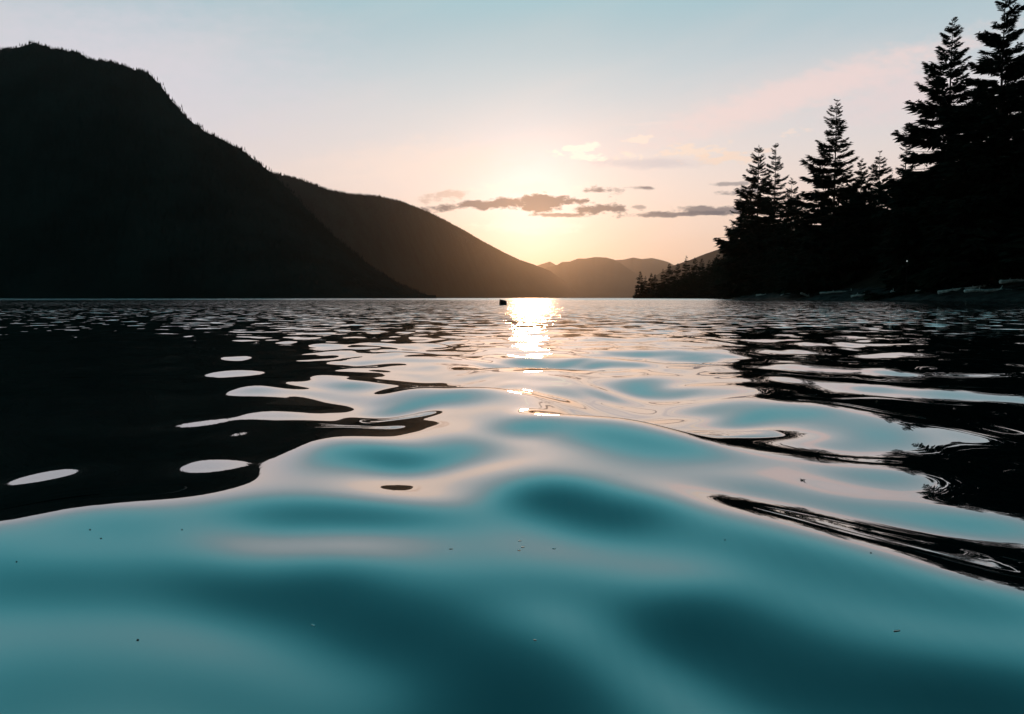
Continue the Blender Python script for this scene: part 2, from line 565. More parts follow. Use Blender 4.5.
big(1006, -14, 125, 0.235, 3, "tallest conifer at the right edge, its tip cut off by the top of the picture", 250, 36, gap=0.08, bare=0.12)
big(953, 18, 138, 0.225, 5, "tall pointed conifer with layered boughs, just left of the tallest one", 250, 36, gap=0.06)
big(907, 124, 155, 0.16, 8, "short conifer leaning against the left flank of the tall pointed one", 130, 22)
big(837, 100, 180, 0.245, 13, "single pointed conifer standing by itself between the twin conifers and the tall ones", 200, 30, gap=0.05)
big(776, 143, 250, 0.215, 21, "right one of the twin conifers, with open ragged boughs", 180, 26, gap=0.08)
big(759, 145, 255, 0.25, 27, "left one of the twin conifers, its boughs reaching out over the far shore", 200, 28, gap=0.04, clump=1.2)
big(741, 192, 285, 0.24, 29, "lower conifer at the outer left edge of the tall trees", 130, 22)
big(862, 158, 185, 0.22, 31, "small conifer close right of the single pointed one", 170, 24, clump=1.5)
big(880, 151, 190, 0.26, 33, "thin crowned small tree with warm light showing through, between the pointed conifers", 130, 20, gap=0.12, clump=1.6)
big(980, 92, 130, 0.24, 37, "conifer filling the gap between the two tallest trees", 150, 24, gap=0.05)
big(792, 178, 225, 0.24, 39, "low conifer against the right side of the twin conifers", 150, 22, clump=1.5)

# conifers one can tell apart along the distant spit
g_spit = "small conifers along the distant spit"
spit = [(640.5, 271, 590, "slim conifer at the very tip of the distant spit"), (645.5, 276, 588, "short conifer second from the tip of the spit"),
        (651.5, 272.5, 585, "conifer third from the tip of the spit, just left of a small gap"), (655, 274, 582, "conifer fourth from the tip of the spit, at the left rim of a gap"),
        (663, 269, 572, "conifer at the right rim of the first gap on the spit"), (669.5, 262.5, 560, "taller conifer rising first above the spit's unbroken wood"),
        (678, 263, 545, "conifer between two taller ones on the left part of the spit's wood"), (686.5, 256, 530, "tallest pointed conifer midway along the spit's wood"),
        (695, 257, 515, "broad conifer right behind the tallest one on the spit"), (702, 258, 500, "conifer left of the last dip in the spit's wood"),
        (709, 260, 480, "lower conifer in the last dip of the spit's wood"), (716, 257, 460, "conifer on the spit next to the big twin conifers' foot")]
smalls = [conifer_mesh(20.0, 5.2, 100 + k, 130, 9, clump=2.1, bare=0.04) for k in range(3)]
for k, (px, py, Y, lab) in enumerate(spit):
    tip = at(px, py, Y)
    z0 = float(bank_z(tip.x, tip.y)) - 0.5
    plant_tree("conifer_tree", smalls[k % 3], (tip.x, tip.y, z0), lab, "tree", g_spit, rot=k * 1.3, scale=(tip.z - z0) / 20.0)

# the rest of the wood reads as one dark mass
rg = np.random.default_rng(4)
lows = [conifer_mesh(1.0, 0.26, 200 + k, 34, 9, clump=1.5, bare=0.0)[1] for k in range(4)]
sky_x = np.array([560, 640, 660, 700, 727, 745, 804, 848, 896, 943, 978, 1024, 1200, 1700], float)
sky_y = np.array([290, 288, 280, 266, 242, 226, 204, 182, 163, 156, 126, 100, -20, 0], float)
FV, FF, nfv = [], [], 0
tries = 0
count = 0
while count < 1150 and tries < 60000:
    tries += 1
    Y = 50 + 560 * rg.uniform() ** 1.6
    X = float(np.interp(Y, SHORE[:14, 1], SHORE[:14, 0])) + 4 + 75 * rg.uniform() ** 1.7
    if count > 950:                                  # close-set wood along the spit
        Y = rg.uniform(290, 588)
        X = float(np.interp(Y, SHORE[:14, 1], SHORE[:14, 0])) + rg.uniform(3, 22)
    s = float(shore_dist(X, Y))
    if abs(X / Y - 66.4 / 133.5) < 0.03 and Y < 150 and s < 9:   # a clearing round the lamp
        continue
    if s < (10.5 if Y < 200 else 7.5 if Y < 300 else 3.5):
        continue
    z0 = float(bank_z(X, Y)) - 0.6
    px = 512 + F * X / Y
    if px > 1650:
        continue
    top = at(px, float(np.interp(px, sky_x, sky_y)) + rg.uniform(0, 12), Y).z - z0
    hh = min(rg.uniform(10, 27) if px < 1040 else rg.uniform(24, 46), top)
    if hh < 3.0:
        continue
    g = lows[count % 4]
    a = rg.uniform(0, 6.28)
    ca, sa = math.cos(a), math.sin(a)
    v = g[0] * np.array([hh * 1.25, hh * 1.25, hh])
    v = np.stack([v[:, 0] * ca - v[:, 1] * sa + X, v[:, 0] * sa + v[:, 1] * ca + Y, v[:, 2] + z0], 1)
    FV.append(v)
    FF.append(g[1] + nfv)
    nfv += len(v)
    count += 1
o = mesh("dense_wood", np.concatenate(FV), np.concatenate(FF), M_NEEDLE)
o['kind'] = 'stuff'

# forest on the mountain across the lake: only the rim reads, one mass
FV, FF, nfv = [], [], 0
for name, n, hs in (("near_mountain", 11000, (1.4, 3.4)), ("middle_mountain", 7000, (2.5, 6.5))):
    G = RIDGE_PTS[name]
    nv0 = 90 if name == "near_mountain" else 70
    iu = rg.integers(0, G.shape[0], n)
    iv = np.clip((nv0 - 1 - np.abs(rg.normal(0, 9, n))).astype(int), 2, nv0 + 3)
    iv[: n // 4] = nv0 - 1
    p = G[iu, iv] + rg.normal(0, 3, (n, 3)) * np.array([1, 1, 0])
    ok = p[:, 2] > 6
    p = p[ok]
    hh = rg.uniform(hs[0], hs[1], len(p))
    ww = hh * rg.uniform(0.16, 0.26, len(p))
    ring = [(math.cos(k * 2 * math.pi / 5), math.sin(k * 2 * math.pi / 5)) for k in range(5)]
    vs = np.zeros((len(p), 6, 3))
    for k, (c, s_) in enumerate(ring):
        vs[:, k] = p + np.stack([ww * c, ww * s_, -2 + 0 * ww], 1)
    vs[:, 5] = p + np.stack([0 * hh, 0 * hh, hh], 1)
    fidx = np.array([(k, (k + 1) % 5, 5) for k in range(5)])
    FF.append((np.arange(len(p))[:, None, None] * 6 + fidx[None]).reshape(-1, 3) + nfv)
    FV.append(vs.reshape(-1, 3))
    nfv += len(p) * 6
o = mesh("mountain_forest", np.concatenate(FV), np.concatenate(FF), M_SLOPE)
o['kind'] = 'stuff'

WATER_F0, WATER_TINT, WATER_BODY = 0.155, (0.97, 0.98, 0.98, 1), (0.001, 0.007, 0.008, 1)
HAZE_COL = (0.97, 0.88, 0.78, 1)
RIP = (3.9, 11.0, 0.74, 0.2, 0.3, -0.2)
LANE = (0.17, 0.125)
# swell near the viewer: plane waves (wave numbers per metre, cosine and sine heights in metres)
WAVES = (np.array([7.3518,-22.067,35.825,29.166,1.8805,0.17693,9.4174,-5.9435,7.2334,4.1291,2.8766,-38.322,3.5384,-1.6622,2.2458,26.503,2.4918,-12.007,-14.012,8.032,-44.102,-33.056,-6.5526,0.28183,-3.7187,-7.078,0.50354,-3.121,6.0794,3.7583,-4.6502,-6.3628,34.061,-2.2573,10.431,21.693,-11.021,4.0206,3.0475,18.667,10.865,14.145,5.2114,-7.831,17.543,0.20037,-22.369,-9.4429,38.868,1.1984,-4.7659,20.472,-4.8591,-28.454,-16.027,32.663,7.732,-6.0449,-20.593,36.765,-11.186,15.734,-8.7674,-10.774,18.636,-2.5018,7.7724,4.1944,-10.337,16.565,-9.1667,1.1022,13.696,3.4017,4.4972,-7.1694,8.3704,2.136,-0.26978,-8.9781,-0.078741,12.787,-1.4657,-4.3599,9.549,7.3139,5.9843,-2.2341,-26.743,6.8219,4.1247,-3.8525,8.0828,-1.551,1.6034,0.097217,21,1.7465,-4.8664,3.96,-4.9752,-18.702,-2.0738,-1.8346,-23.962,-7.0264,3.4476,-1.1923,40.85,0.5982,-9.5484,32.302,-4.1747,-36.241,6.7494,-12.933,-2.1585,-23.432,5.3778,21.063,16.948,-5.4243,-2.5176,-1.3997,-6.808,-8.7815,-4.5608,13.722,-15.691,-16.469,-10.374,10.47,-3.4578,-10.552,22.766,3.509,-5.8569,3.1863,-0.51366,18.038,-10.174,-9.3308,-2.9672,-32.604,-14.726,-2.7861,41.865,5.7968,14.793,5.6516,10.189,12.398,10.881,5.2314,-12.802,7.9107,3.8818,-15.06,2.8831,40.3,-2.5641,-1.0797,-13.737,0.79992,-2.0862,10.232,-23.211,-2.8849,-3.2735,4.6796,-6.4912,3.744,4.5325,30.185,-3.7355,-4.9605,6.8416,-3.4419,0.22049,-6.8804,-2.4666,-6.574,9.1936,7.7305,-3.6038,-27.206,13.935,4.6539,-6.4663,-10.614,-26.846,12.319,0.78387,37.969,3.3806,6.9988,-42.618,0.99498,2.354,6.8248,1.3637,-17.186,-7.475,11.306,7.038,8.9606,-3.9338,-14.855,13.363,-7.0959,-21.392,13.229,-20.746,-3.9004,-35.094,-5.3739,-5.0106,-9.6697,0.36053,5.7386,4.3507,5.945,34.646,23.581,3.6632,-6.6235,1.001,31.73,8.3687,21.297,0.23707,14.315,-9.212,-6.0158,-29.164,-1.1411,26.857,-4.814,-9.7456,-3.7899,2.9408,1.8686,-4.7183,-6.2082,5.9436,6.6194,3.2027,-2.2772,-38.075,5.309,-17.197,20.613,0.99586,-6.1423,-13.717,11.508,-4.8969,7.3603,-2.1449,-4.3237,-6.1916,6.3962,-0.51553,17.233,18.682,11.538,8.4529,-35.811,16.561,-2.1345,1.7802,5.2796,32.965,3.0433,-3.0368,-1.938,4.4792,-0.16516,3.8908,3.8404,9.9469,-6.9151,-0.89414,12.722,3.0102,7.8241,-21.179,-5.5862,-9.4303,-13.545,14.482,-33.486,11.801,-13.859,2.1756,10.705,31.027,-1.1631,6.8326,4.5826,3.3592,-1.9381,-36.247,-7.7499,10.99,-0.56444,-6.5609,0.36682,2.2514,13.466,-31.121,16.996,5.3646,14.781,4.3628,17.667,4.8649,22.246,-17.471,-3.5632,-9.6793,7.6083,4.7926,-6.7283,-4.3061,18.155,-7.208,-4.254,17.176,-9.3199,-1.8179,28.451,-3.9325,35.372,30.283,-2.7757,6.2287,10.622,1.6868,1.5402,30.14,7.7074,2.6317,9.07,-8.9333,27.057,25.641,-9.2846,-16.076,-3.6927,-1.8941,18.553,-4.4168,7.6275,34.016,-19.208,-3.3325,-1.0473,12.58,9.0838,5.8173,-4.0623,14.165,20.987,20.359,14.731,-7.1247,27.994,-2.5975,-32.982,-3.4276,5.8722,10.176,-5.1339,-4.979,6.3997,15.024,16.801,8.3441,4.1429,-42.806,-27.69,-3.989,29.909,-2.3106,4.9895,-14.388,11.874,-5.5099,-6.1793,2.1097,-6.0065,2.4601,4.5404,-1.6706,-4.7025,-2.6927,34.27,1.5246,-13.267,27.444,-2.4068,37.775,45.163,20.849,-3.3924,5.7047,5.1642,-13.063,-7.7649,3.3189,-4.6441,-3.2105,9.7357,-1.4846,-2.6373,-1.5421,-4.754,-9.3337,19.047,-11.184,-22.444,5.4484,11.077,10.899,11.836,8.5897,6.0403,-15.746,1.9349,-8.6092,2.489,-6.4709,-4.9239,0.16226,1.9949,-4.8776,19.878,10.072,6.3901,4.6055,-8.3242,3.9527,8.2302,6.4973,2.8697,-13.737,13.731,18.252,-23.149,-7.747,-3.1805,-4.364,0.14745,9.207,11.34,4.3204,10.549,3.7624,-0.58402,0.093178,-42.549,28.769,1.6094,1.6596,7.9213,-28.552,3.9068,10.943,-4.6501,24.558,-16.87,-9.2683,-28.111,-37.982,-2.968,-1.057,-17.282,-18.98,-1.8327,17.094,10.813,-11.166,-9.9695,5.0454,-8.4781,5.9095,9.1127,5.9283,0.97585,12.866,2.0334,-5.5958,9.1523,6.425,-13.778,-9.1367,3.8163,-4.3606,1.7845,-31.922,3.9502,-4.2053,-24.137,-1.3557,-13.384,-20.245,3.9717,0.38658,3.9673,5.7637,5.2317,-5.604,-0.82987,-25.451,3.309,15.261,-3.8275,6.9044,-29.638,17.31,10.794,-32.952,0.46634,-10.196,-1.9303,-9.3467,13.247,-6.3459,-12.635,-3.6331,5.2648,3.6425,-5.5803,19.399,22.28,7.3673,-10.948,0.95151,0.87032,-3.6038,15.69,3.0153,9.0073,5.5747,5.6317,19.702,1.4324,-10.629,4.6929,-7.1027,-14.131,6.3483,-25.793,0.26763,-4.4709,2.1157,18.179,6.8264,1.3051,7.2429,-1.5632,29.582,27.576,-31.288,38.205,1.9859,-13.711,5.794,45.39,-14.744,11.984,-17.257,-2.9867,-3.3871,-21.836,4.4069,-9.6131,17.897,-3.6413,-8.5843,-5.7256,-38.423,10.643,6.9152,1.5124,9.1921,-27.159,-18.549,-9.0737,3.839,8.0955,2.276,8.2276,-6.5853,-12.918,0.87178,-21.132,3.7888,3.9848,-47.468,3.6504,0.64315,-6.7572,-6.6172,-7.8651,35.876,-8.199,-5.8732,30.193,-14.43,13.757,-12.843,13.538,-9.7101,17.408,-7.6684,16.836,2.6157,1.2339,-0.84022,-8.5264,20.14,-7.947,-3.7786,25.13,7.0514,19.008,1.999,-3.5377,7.6545,3.0665,-31.602,-17.844,-12.586,4.136,-3.4412,-12.376,-16.394,5.3355,-6.3547,10.334,-2.4828,-8.5443,3.8795,8.883,-5.6743,22.955,-1.2399,4.7314,-9.8443,12.911,-4.2321,30.862,-3.0276,-0.88336,-38.066,14.673,0.25922,-4.837,-3.4503,-26.195,6.0216,-8.5721,-29.242,17.812,-14.817,-10.083,11.105,8.259,-1.9203,-14.716,4.1391,26.969,16.046,-20.231,8.7196,2.0243,-7.6762,5.9236,18.66,-22.659,5.7346,-12.44,-26.252,-38.601,0.033178,-2.4387,4.5083,0.19709,-5.973,-11.394,-2.5176,2.9374,0.67029,17.348,1.34,2.1653,1.7634,-14.484,5.1898,-43.447,7.576,-15.625,-11.546,24.912,3.8542,-24.709,11.405,-1.1925,-3.6054,-1.1722,5.4548,12.445,-2.8876,7.6102,-3.417,-1.6418,5.3786,7.3054,-31.583,8.7654,23.82,13.782,-30.876,6.6871,-4.4591,-34.304,7.9276,-7.6973,-3.8004,5.8668,7.0878,-5.34,3.608,7.3769,-2.2279,4.9789,-21.223,6.4656,20.508,6.099,7.6069,-11.56,-44.182,1.668,2.5587,14.952,5.2369,6.4527,-23.489,3.2956,-3.1305,-2.6592,-26.518,-6.954,13.914,7.4324,-0.30115,-1.5922,-6.8802,-31.313,-1.0162,1.7862,7.5429,-4.3184,-19.786,4.3145,-5.2118,19.922,18.398,10.14,9.7247,-6.7243,-10.011,-4.0374,-9.1967,31.33,36.213,-30.392,15.836,27.927,-4.0055,-17.243,13.264,-14.581,-4.3039,-19.56,6.7708,-22.428,-1.2726,-2.1061,-13.829,-8.77,-0.68694,18.212,8.8018,-14.883,-2.0112,-1.8398,-0.2865,8.0391,12.434,-0.23208,3.6562,7.1595,8.6162,-0.87793,11.007,0.2034,22.728,13.436,2.0624,-43.522,-17.024,20.077,3.4401,-1.1322,12.035,4.9853,10.904,16.198,-7.2329,-5.6416,-8.8514,-6.8892,6.3762,33.258,2.0788,16.875,4.1335,3.0791,-4.9713,0.062935,-23.155,6.1964,-16.986,11.015,-16.033,0.67361,-13.719,8.5027,-4.5569,-6.9625,-40.594,6.0223,4.355,-2.8935,-4.7847,-4.9174,6.6866,-4.5285,5.2977,-14.507,-4.8018,-29.727,1.8321,-3.5449,4.0342,13.925,-18.934,-5.1458,10.8,-2.3034,4.0321,4.2857,11.75,-4.6652,8.3687,-6.0258,4.7222,-1.7934,-16.511,17.59,-2.4818,-16.212,-0.90022,5.0901,5.6907,-7.7852,-7.5598,-7.0712,-7.7364,-5.3417,-10.024,-11.14,-2.3041,-4.885,13.572,-0.025405,12.626,36.591,3.074,3.7419,-6.4276,5.2698,29.897,-13.174,9.4216,-2.9028,4.2579,10.91,3.9329,-3.7509,5.9792,-4.8082,9.3119,-20.651,-10.216,-1.7766,-1.5108,8.3981,-4.6672,-12.282,8.0679,-1.9415,15.21,5.253,6.8205,38.472,-16.954,41.514,12.093,10.073,31.239,-0.74553,-1.3565,0.25088,0.59792,-0.077511,-23.625,7.5267,9.7277,-2.9442,5.1379,-41.684,-4.7907,-22.164,-4.0578,-2.8069,2.6851,-3.9924,19.905,-32.895,-3.8342,18.722,2.3685,-13.124,-1.6908,29.304,6.2375,-21.055,5.3844,15.104,-13.567,-7.0513,18.156,-41.882,-2.3838,-6.6366,3.7764,-12.123,3.0757,-10.578,-33.972,9.275,16.132,-3.8403,2.6223,-3.7607,-0.1544,-27.088,-7.3946,5.0975,5.3817,-14.83,7.4251,-2.405,3.2229,-0.60558,-2.9957,-5.7539,5.3348,35.893,22.802,-6.2454,-21.68,-2.9858,6.4289,-3.4179,-8.5172,13.583,10.845,24.558,7.8467,3.5256,-21.848,3.9464,6.0982,16.23,45.848,-4.1772,9.0485,10.461,10.282,-5.4003,-21.69,-22.475,5.3734,-6.018,24.305,-41.626,10.429,-6.2599,35.375,4.2616,-25.784,-26.227,1.7987,-8.6235,1.3797,-6.3975,-13.867,5.5487,12.787,-16.216,13.837,-10.175,8.068,-11.2,10.798,-1.3388,-4.7532,11.477,-18.15,-23.541,-18.987,-10.473,-5.0392,-4.447,43.428,-27.864,-35.65,-4.8458,7.1309,10.475,8.5847,14.868,-34.935,21.383,-6.9369,11.062,20.298,-4.7431,-8.187,2.3451,14.832,-3.2502,35.973,4.2818,-21.926,3.032,-1.3375,-19.286,4.3172,4.2581,-1.7571,14.288,-2.0184,-14.472,-21.587,-2.7058,5.6658,-29.314,-2.1321,10.443,6.7378,-17.962,-24.641,4.9963,9.9165,32.692,-18.112,3.1037,7.1584,18.701,3.0791,-3.3229,6.9868,-3.9073,-18.596,-5.6415,18.13,-6.3745,39.15,24.53,-9.3255,2.4418,-13.15,4.9675]),
         np.array([5.8554,-9.8266,24.675,35.987,-5.6696,4.6219,3.8147,-4.4232,9.509,1.4229,-5.1899,28.892,-3.9895,-44.303,7.0571,15.631,4.6256,0.40905,17.434,-14.189,8.6311,-11.842,5.5999,-9.1504,-9.2125,-16.576,-3.6884,2.3096,5.6436,-8.2636,6.7945,-16.606,-2.4728,-7.2182,-6.9283,1.8246,-8.4071,2.819,-3.1446,-4.7618,2.3681,15.695,-9.1018,-18.701,-2.0308,-4.8964,-15.036,-2.3767,2.4129,-5.5553,4.2551,16.223,-1.4726,30.314,-12.571,3.4342,13.07,-1.5452,-17.016,20.883,-12.911,-24.377,37.257,-1.4527,-12.474,-8.2167,27.875,-0.89633,15.829,-32.918,2.8189,-4.3188,-7.4262,-2.3836,-12.59,14.525,-5.12,3.0735,4.2058,-11.78,-6.8897,4.1846,12.308,4.6997,-13.633,0.088116,-4.9509,3.7922,-24.051,-2.9135,1.6812,-1.1259,45.832,-5.0134,-3.5322,4.1246,-25.419,3.5601,0.61252,4.2857,13.162,18.908,-5.7907,4.1079,-4.5172,-9.8416,-15.096,4.2491,15.1,7.3368,-2.8358,-31.234,-6.3593,-28.952,1.3656,0.15954,3.8742,33.377,-1.4029,34.846,10.513,15.04,-3.1506,11.303,-23.892,-24.436,1.8659,-23.303,31.385,-16.1,-2.6652,5.0637,4.938,-4.4206,-3.4508,-16.348,0.70601,9.1137,4.0738,4.9253,-5.7256,4.8113,-4.5822,-6.5306,8.4875,3.7338,10.924,-0.62276,7.5607,0.9121,45.996,14.276,-37.957,7.3577,20.187,0.66003,-1.7801,31.468,-4.3665,-9.8266,-17.978,15.974,0.67851,-3.8442,-6.2397,-19.303,-6.6763,-4.3921,3.799,12.131,-18.859,0.067812,-20.969,1.3728,-3.3691,-3.3536,5.3423,-2.2517,-4.4683,-1.583,-4.677,-24.745,32.333,-3.8405,6.802,-15.792,10.557,-0.10514,-9.4054,2.5986,-11.842,2.1251,12.56,-6.0897,1.8871,8.6467,-21.07,-6.5558,-3.12,-8.1214,-21.204,24.401,-4.2067,-26.996,8.383,5.0308,1.0474,37.287,0.31363,-0.75468,21.943,-11.942,35.498,-6.3803,-16,16.658,1.034,10.605,4.6128,3.5476,1.478,34.322,19.999,32.728,3.6595,6.7666,13.447,0.87921,1.7557,-1.3327,7.7684,3.755,-9.3297,-2.0235,24.484,-10.856,-11.227,3.6689,9.7058,-0.33864,30.055,3.6096,3.9696,-12.576,0.55317,7.8392,-8.3787,4.0131,-14.842,1.93,-5.6802,3.6293,3.6187,2.0859,-2.0677,11.553,1.289,-37.957,-7.5215,4.6579,0.15001,-20.113,6.2129,20.89,-3.6848,-11.831,-8.5396,5.172,3.7402,-48.248,-6.9049,-1.1756,7.5384,-7.3066,5.005,-3.353,-3.2303,16.244,-0.16075,0.93091,8.7378,0.84368,-4.525,-6.3324,-4.2962,-1.4664,8.1768,3.7292,-5.939,-35.474,-10.126,-21.853,-7.9156,8.1167,-16.114,-0.13,16.746,-4.2249,-4.7598,-3.5782,-3.4552,10.613,24.203,-0.3946,-2.1198,5.754,-10.41,-5.9624,2.967,-14.278,-1.0229,-4.7881,-4.4555,-5.0671,9.7142,-30.025,-5.673,-7.651,-23.904,3.8653,-5.8808,11.643,-0.11487,-38.155,6.8274,-10.149,-29.933,7.3906,-8.1636,18.48,3.8657,5.3764,-12.342,28.522,9.5611,-4.1439,-1.255,4.5316,-27.229,11.418,-35.863,0.58926,7.1891,-1.4281,-4.5794,29.444,0.76054,5.9717,7.0255,-0.77207,-4.0781,26.925,9.6423,2.6375,-0.74734,9.9626,-6.9105,4.6494,15.646,24.52,0.55692,-9.9446,-0.91892,13.617,34.544,-43.746,-8.225,-9.5257,2.9571,16.013,14.724,-16.509,24.575,4.8331,-7.7804,-3.873,-36.06,9.9306,-9.5756,-15.595,7.9611,-9.7293,1.4869,10.866,4.8879,-3.0324,-10.266,8.4213,-1.8456,-5.6891,-5.2097,-3.3805,7.7949,-0.86825,5.5841,-30.136,-6.5269,-17.931,-16.1,11.302,8.5405,-3.6063,2.8262,15.432,3.0556,-1.6786,-23.8,2.4401,28.081,7.3674,-2.4295,-6.092,2.1892,-5.1933,-3.5607,-4.9618,-6.3516,-1.279,1.933,-3.3253,-5.4204,15.007,3.6319,29.182,-1.1486,-2.9042,0.16064,3.2125,-32.866,9.4986,-14.28,9.6492,4.9004,9.532,7.3428,-12.537,13.872,-11.814,24.852,-4.9607,6.6403,28.03,-0.40617,2.5216,-10.485,4.762,-1.6562,-3.6914,16.91,22.602,-0.39852,-4.5092,7.2498,18.725,-6.0214,0.57537,-0.51209,14.387,31.417,-5.0378,-4.8438,-3.4884,3.9189,9.2765,6.1401,-6.3611,7.5541,-35.504,-7.3133,3.6943,-12.731,-36.095,-7.1762,9.001,14.458,5.9178,5.7561,1.6178,12.44,23.633,8.5382,-1.8334,-5.4904,16.626,-7.9164,0.69149,-9.8722,15.357,7.7022,10.508,-15.507,-22.074,10.482,-4.0609,-7.7314,11.681,-6.6257,-0.36479,-15.48,5.2379,-22.775,-3.2159,-0.86612,5.0181,-46.832,3.9758,-22.431,0.17547,-4.7923,-0.99133,-8.4557,-11.742,0.93863,-8.9959,1.7363,2.8639,3.2642,5.3957,-11.406,5.6218,14.508,2.3101,-5.8276,46.653,-12.124,6.5322,3.4586,16.301,4.265,-5.8132,-0.70421,3.936,-4.4007,-24.164,26.292,18.492,14.099,6.9246,29.29,6.4492,-3.7258,14.625,12.739,-5.3691,5.0853,32.598,-12.766,-7.2456,3.5818,-0.90906,13.532,-9.4364,21.043,6.7558,9.067,-24.063,4.8226,-15.825,-5.1631,-11.14,-6.3105,4.5765,9.9811,-17.912,-16.408,10.826,-12.077,28.431,-1.8021,-4.4014,-11.091,-7.8358,21.668,19.126,-27.046,-8.4643,0.68939,13.456,0.97209,9.3595,1.7671,6.7508,-5.8737,1.9939,-2.2991,6.0657,5.3681,-21.357,-34.273,19.01,-2.2556,11.837,4.2663,-12.333,2.1794,-5.0943,-7.7669,3.2766,-3.1161,24.083,3.1227,6.6308,8.4636,-5.8367,-4.9358,7.2651,2.0653,2.7599,47.155,-0.89572,-7.7521,-12.025,-33.199,8.7625,0.5683,-5.6916,-1.5311,20.715,-33.29,-6.9395,-8.6207,-13.57,-27.398,3.7202,5.9272,-19.339,4.2155,-3.736,4.1399,6.041,-22.654,3.0632,32.451,-24.181,22.695,-6.0877,12.013,-7.8351,21.799,4.3949,35.198,-23.411,5.5504,12.52,-3.2688,-5.1966,-2.8482,19.087,21.402,-17.73,9.3345,-6.2536,4.0153,-2.52,-4.4888,4.836,-11.631,-44.84,22.769,16.559,1.9993,30.528,-2.4072,-11.367,-18.519,-6.1932,10.488,-23.791,19.771,-14.193,3.5914,2.0373,0.72125,35.627,-37.488,-40.192,0.27,-27.363,-7.853,-2.0079,-8.7167,12.128,4.8137,6.8879,19.887,-0.0053666,7.2641,4.6961,1.9183,-13.022,32.024,-24.542,14.85,-4.5422,9.0595,16.415,-6.791,15.629,3.4376,-6.9222,2.1484,-16.734,0.87814,7.5459,6.8,14.826,2.1846,-15.045,0.29528,-10.338,3.9098,14.514,-1.7329,1.7609,-2.9598,0.85791,3.1288,3.9594,2.972,-34.522,-15.315,4.6295,-3.4406,11.51,1.538,1.2978,2.9969,1.8175,-10.049,-15.724,5.0764,13.396,2.0698,9.9321,1.5031,14.684,-3.0969,15.847,21.513,0.28813,-12.536,-9.497,5.1431,-26.516,2.2821,-3.438,5.3278,31.829,-1.5571,24.039,10.166,5.7546,6.1452,4.8051,-21.302,-1.2872,-3.8745,-19.546,-7.3116,5.268,19.943,8.5652,3.6365,4.1841,21.666,4.1016,32.885,-1.6738,-4.0441,-21.262,13.125,2.5446,-16.747,2.7939,-3.2993,28.096,4.1028,34.518,-1.906,-9.8013,11.327,-37.648,1.8824,-19.608,20.125,11.224,0.05444,0.33768,-14.446,0.5935,3.7169,18.8,36.457,1.54,7.6276,3.5866,26.653,-7.9588,15.502,3.2573,5.3108,5.5953,26.595,8.2415,-5.8136,39.168,-16.053,-20.841,-1.7933,-9.0155,20.067,-5.3157,-3.1572,16.094,7.5468,3.9549,16.686,-5.048,10.024,-0.25881,1.4948,-0.91964,24.209,1.4159,-2.6,27.148,34.002,10.938,-4.1811,-2.966,4.1625,-3.7301,-26.549,-44.45,19.7,2.3448,-43.238,-2.6717,-24.833,6.7,-3.2241,8.1547,-22.271,-13.223,14.1,0.32818,1.7359,-6.3528,-12.642,-2.5137,47.39,-7.456,4.1363,-15.004,-2.3456,38.079,9.3383,-22.008,8.7136,21.156,-20.878,-8.1792,8.0524,29.774,2.8755,-2.5772,0.61973,6.336,12.622,1.2678,-3.1301,-6.5356,19.913,41.836,-8.5449,-4.3711,-4.7663,1.4738,10.853,16.579,1.6133,-3.2975,-3.1814,-1.4763,-4.4216,6.3562,12.588,-0.55887,13.047,-5.5492,-3.8463,12.939,-14.925,22.554,10.652,1.1272,-5.8813,-5.4177,5.3022,6.0155,-0.61196,4.3227,-2.23,19.997,3.1845,-4.7868,-7.1079,23.009,14.708,22.813,3.7302,3.7939,-0.15463,18.938,13.868,-11.071,-12.07,-13.993,7.7901,-23.231,10.938,-24.697,7.0126,-1.0295,21.733,-25.927,-5.9652,-5.5669,17.827,-5.9582,-1.9193,2.2922,6.8394,15.31,-7.3155,21.047,31.47,-4.9399,7.3572,7.3475,7.9569,5.402,33.994,-16.528,3.7466,4.735,10.958,1.7911,9.5016,-26.721,2.3901,-28.2,-6.4272,-8.204,1.3509,4.9159,4.1364,9.4597,-3.2768,10.721,6.097,2.2634,5.0063,-4.0302,9.4095,-0.30272,26.473,-4.3678,7.971,2.1148,-9.5898,0.4834,8.859,-4.264,-5.5794,13.49,5.0232,3.6429,7.6604,-18.79,-3.5552,-0.18601,0.55081,-7.7649,1.9341,-1.088,9.9296,39.878,-5.3187,5.1635,-3.6926,14.567,3.7085,-38.577,8.2378,4.0119,-32.961,17.604,-31.041,8.2256,9.0994,3.9584,-10.012,11.786,0.34182,0.61043,7.2155,9.2322,42.217,-23.612,-32.73,12.404,-5.2391,-29.471,18.526,-1.6737,20.554,-27.326,3.5564,-1.1576,7.3521,-9.3885,37.873,-0.11078,10.429,-6.8973,31.202,34.664,-9.7075,-0.08979,6.7588,-9.9025,1.7417,6.5642,1.7666,8.3871,-11.034,4.5809,-3.705,-14.9,-2.8796,-10.554,13.955,-19.934,-4.2865,1.5249,1.979,-2.1329,-10.39,7.2126,-10.988,7.674,15.98,3.3231,-13.589,-4.9738,-19.404,2.8015,-4.5026,5.1405,-40.311,26.151,-4.9788,3.7619,0.8318,1.2272,5.9224,10.031,-4.9231,3.6429,-27.478,-4.6822,1.7429,17.44,-4.7527,-7.2792,-2.3781,16.301,-12.819,-2.1988,2.893,-4.928,5.2882,-4.3089,12.611,-7.975,-19.88,-4.7552,13.309,1.5963,-11.107,3.9941,-14.455,-2.1061,24.52,-24.426,23,4.5474,-16.494,-13.029]),
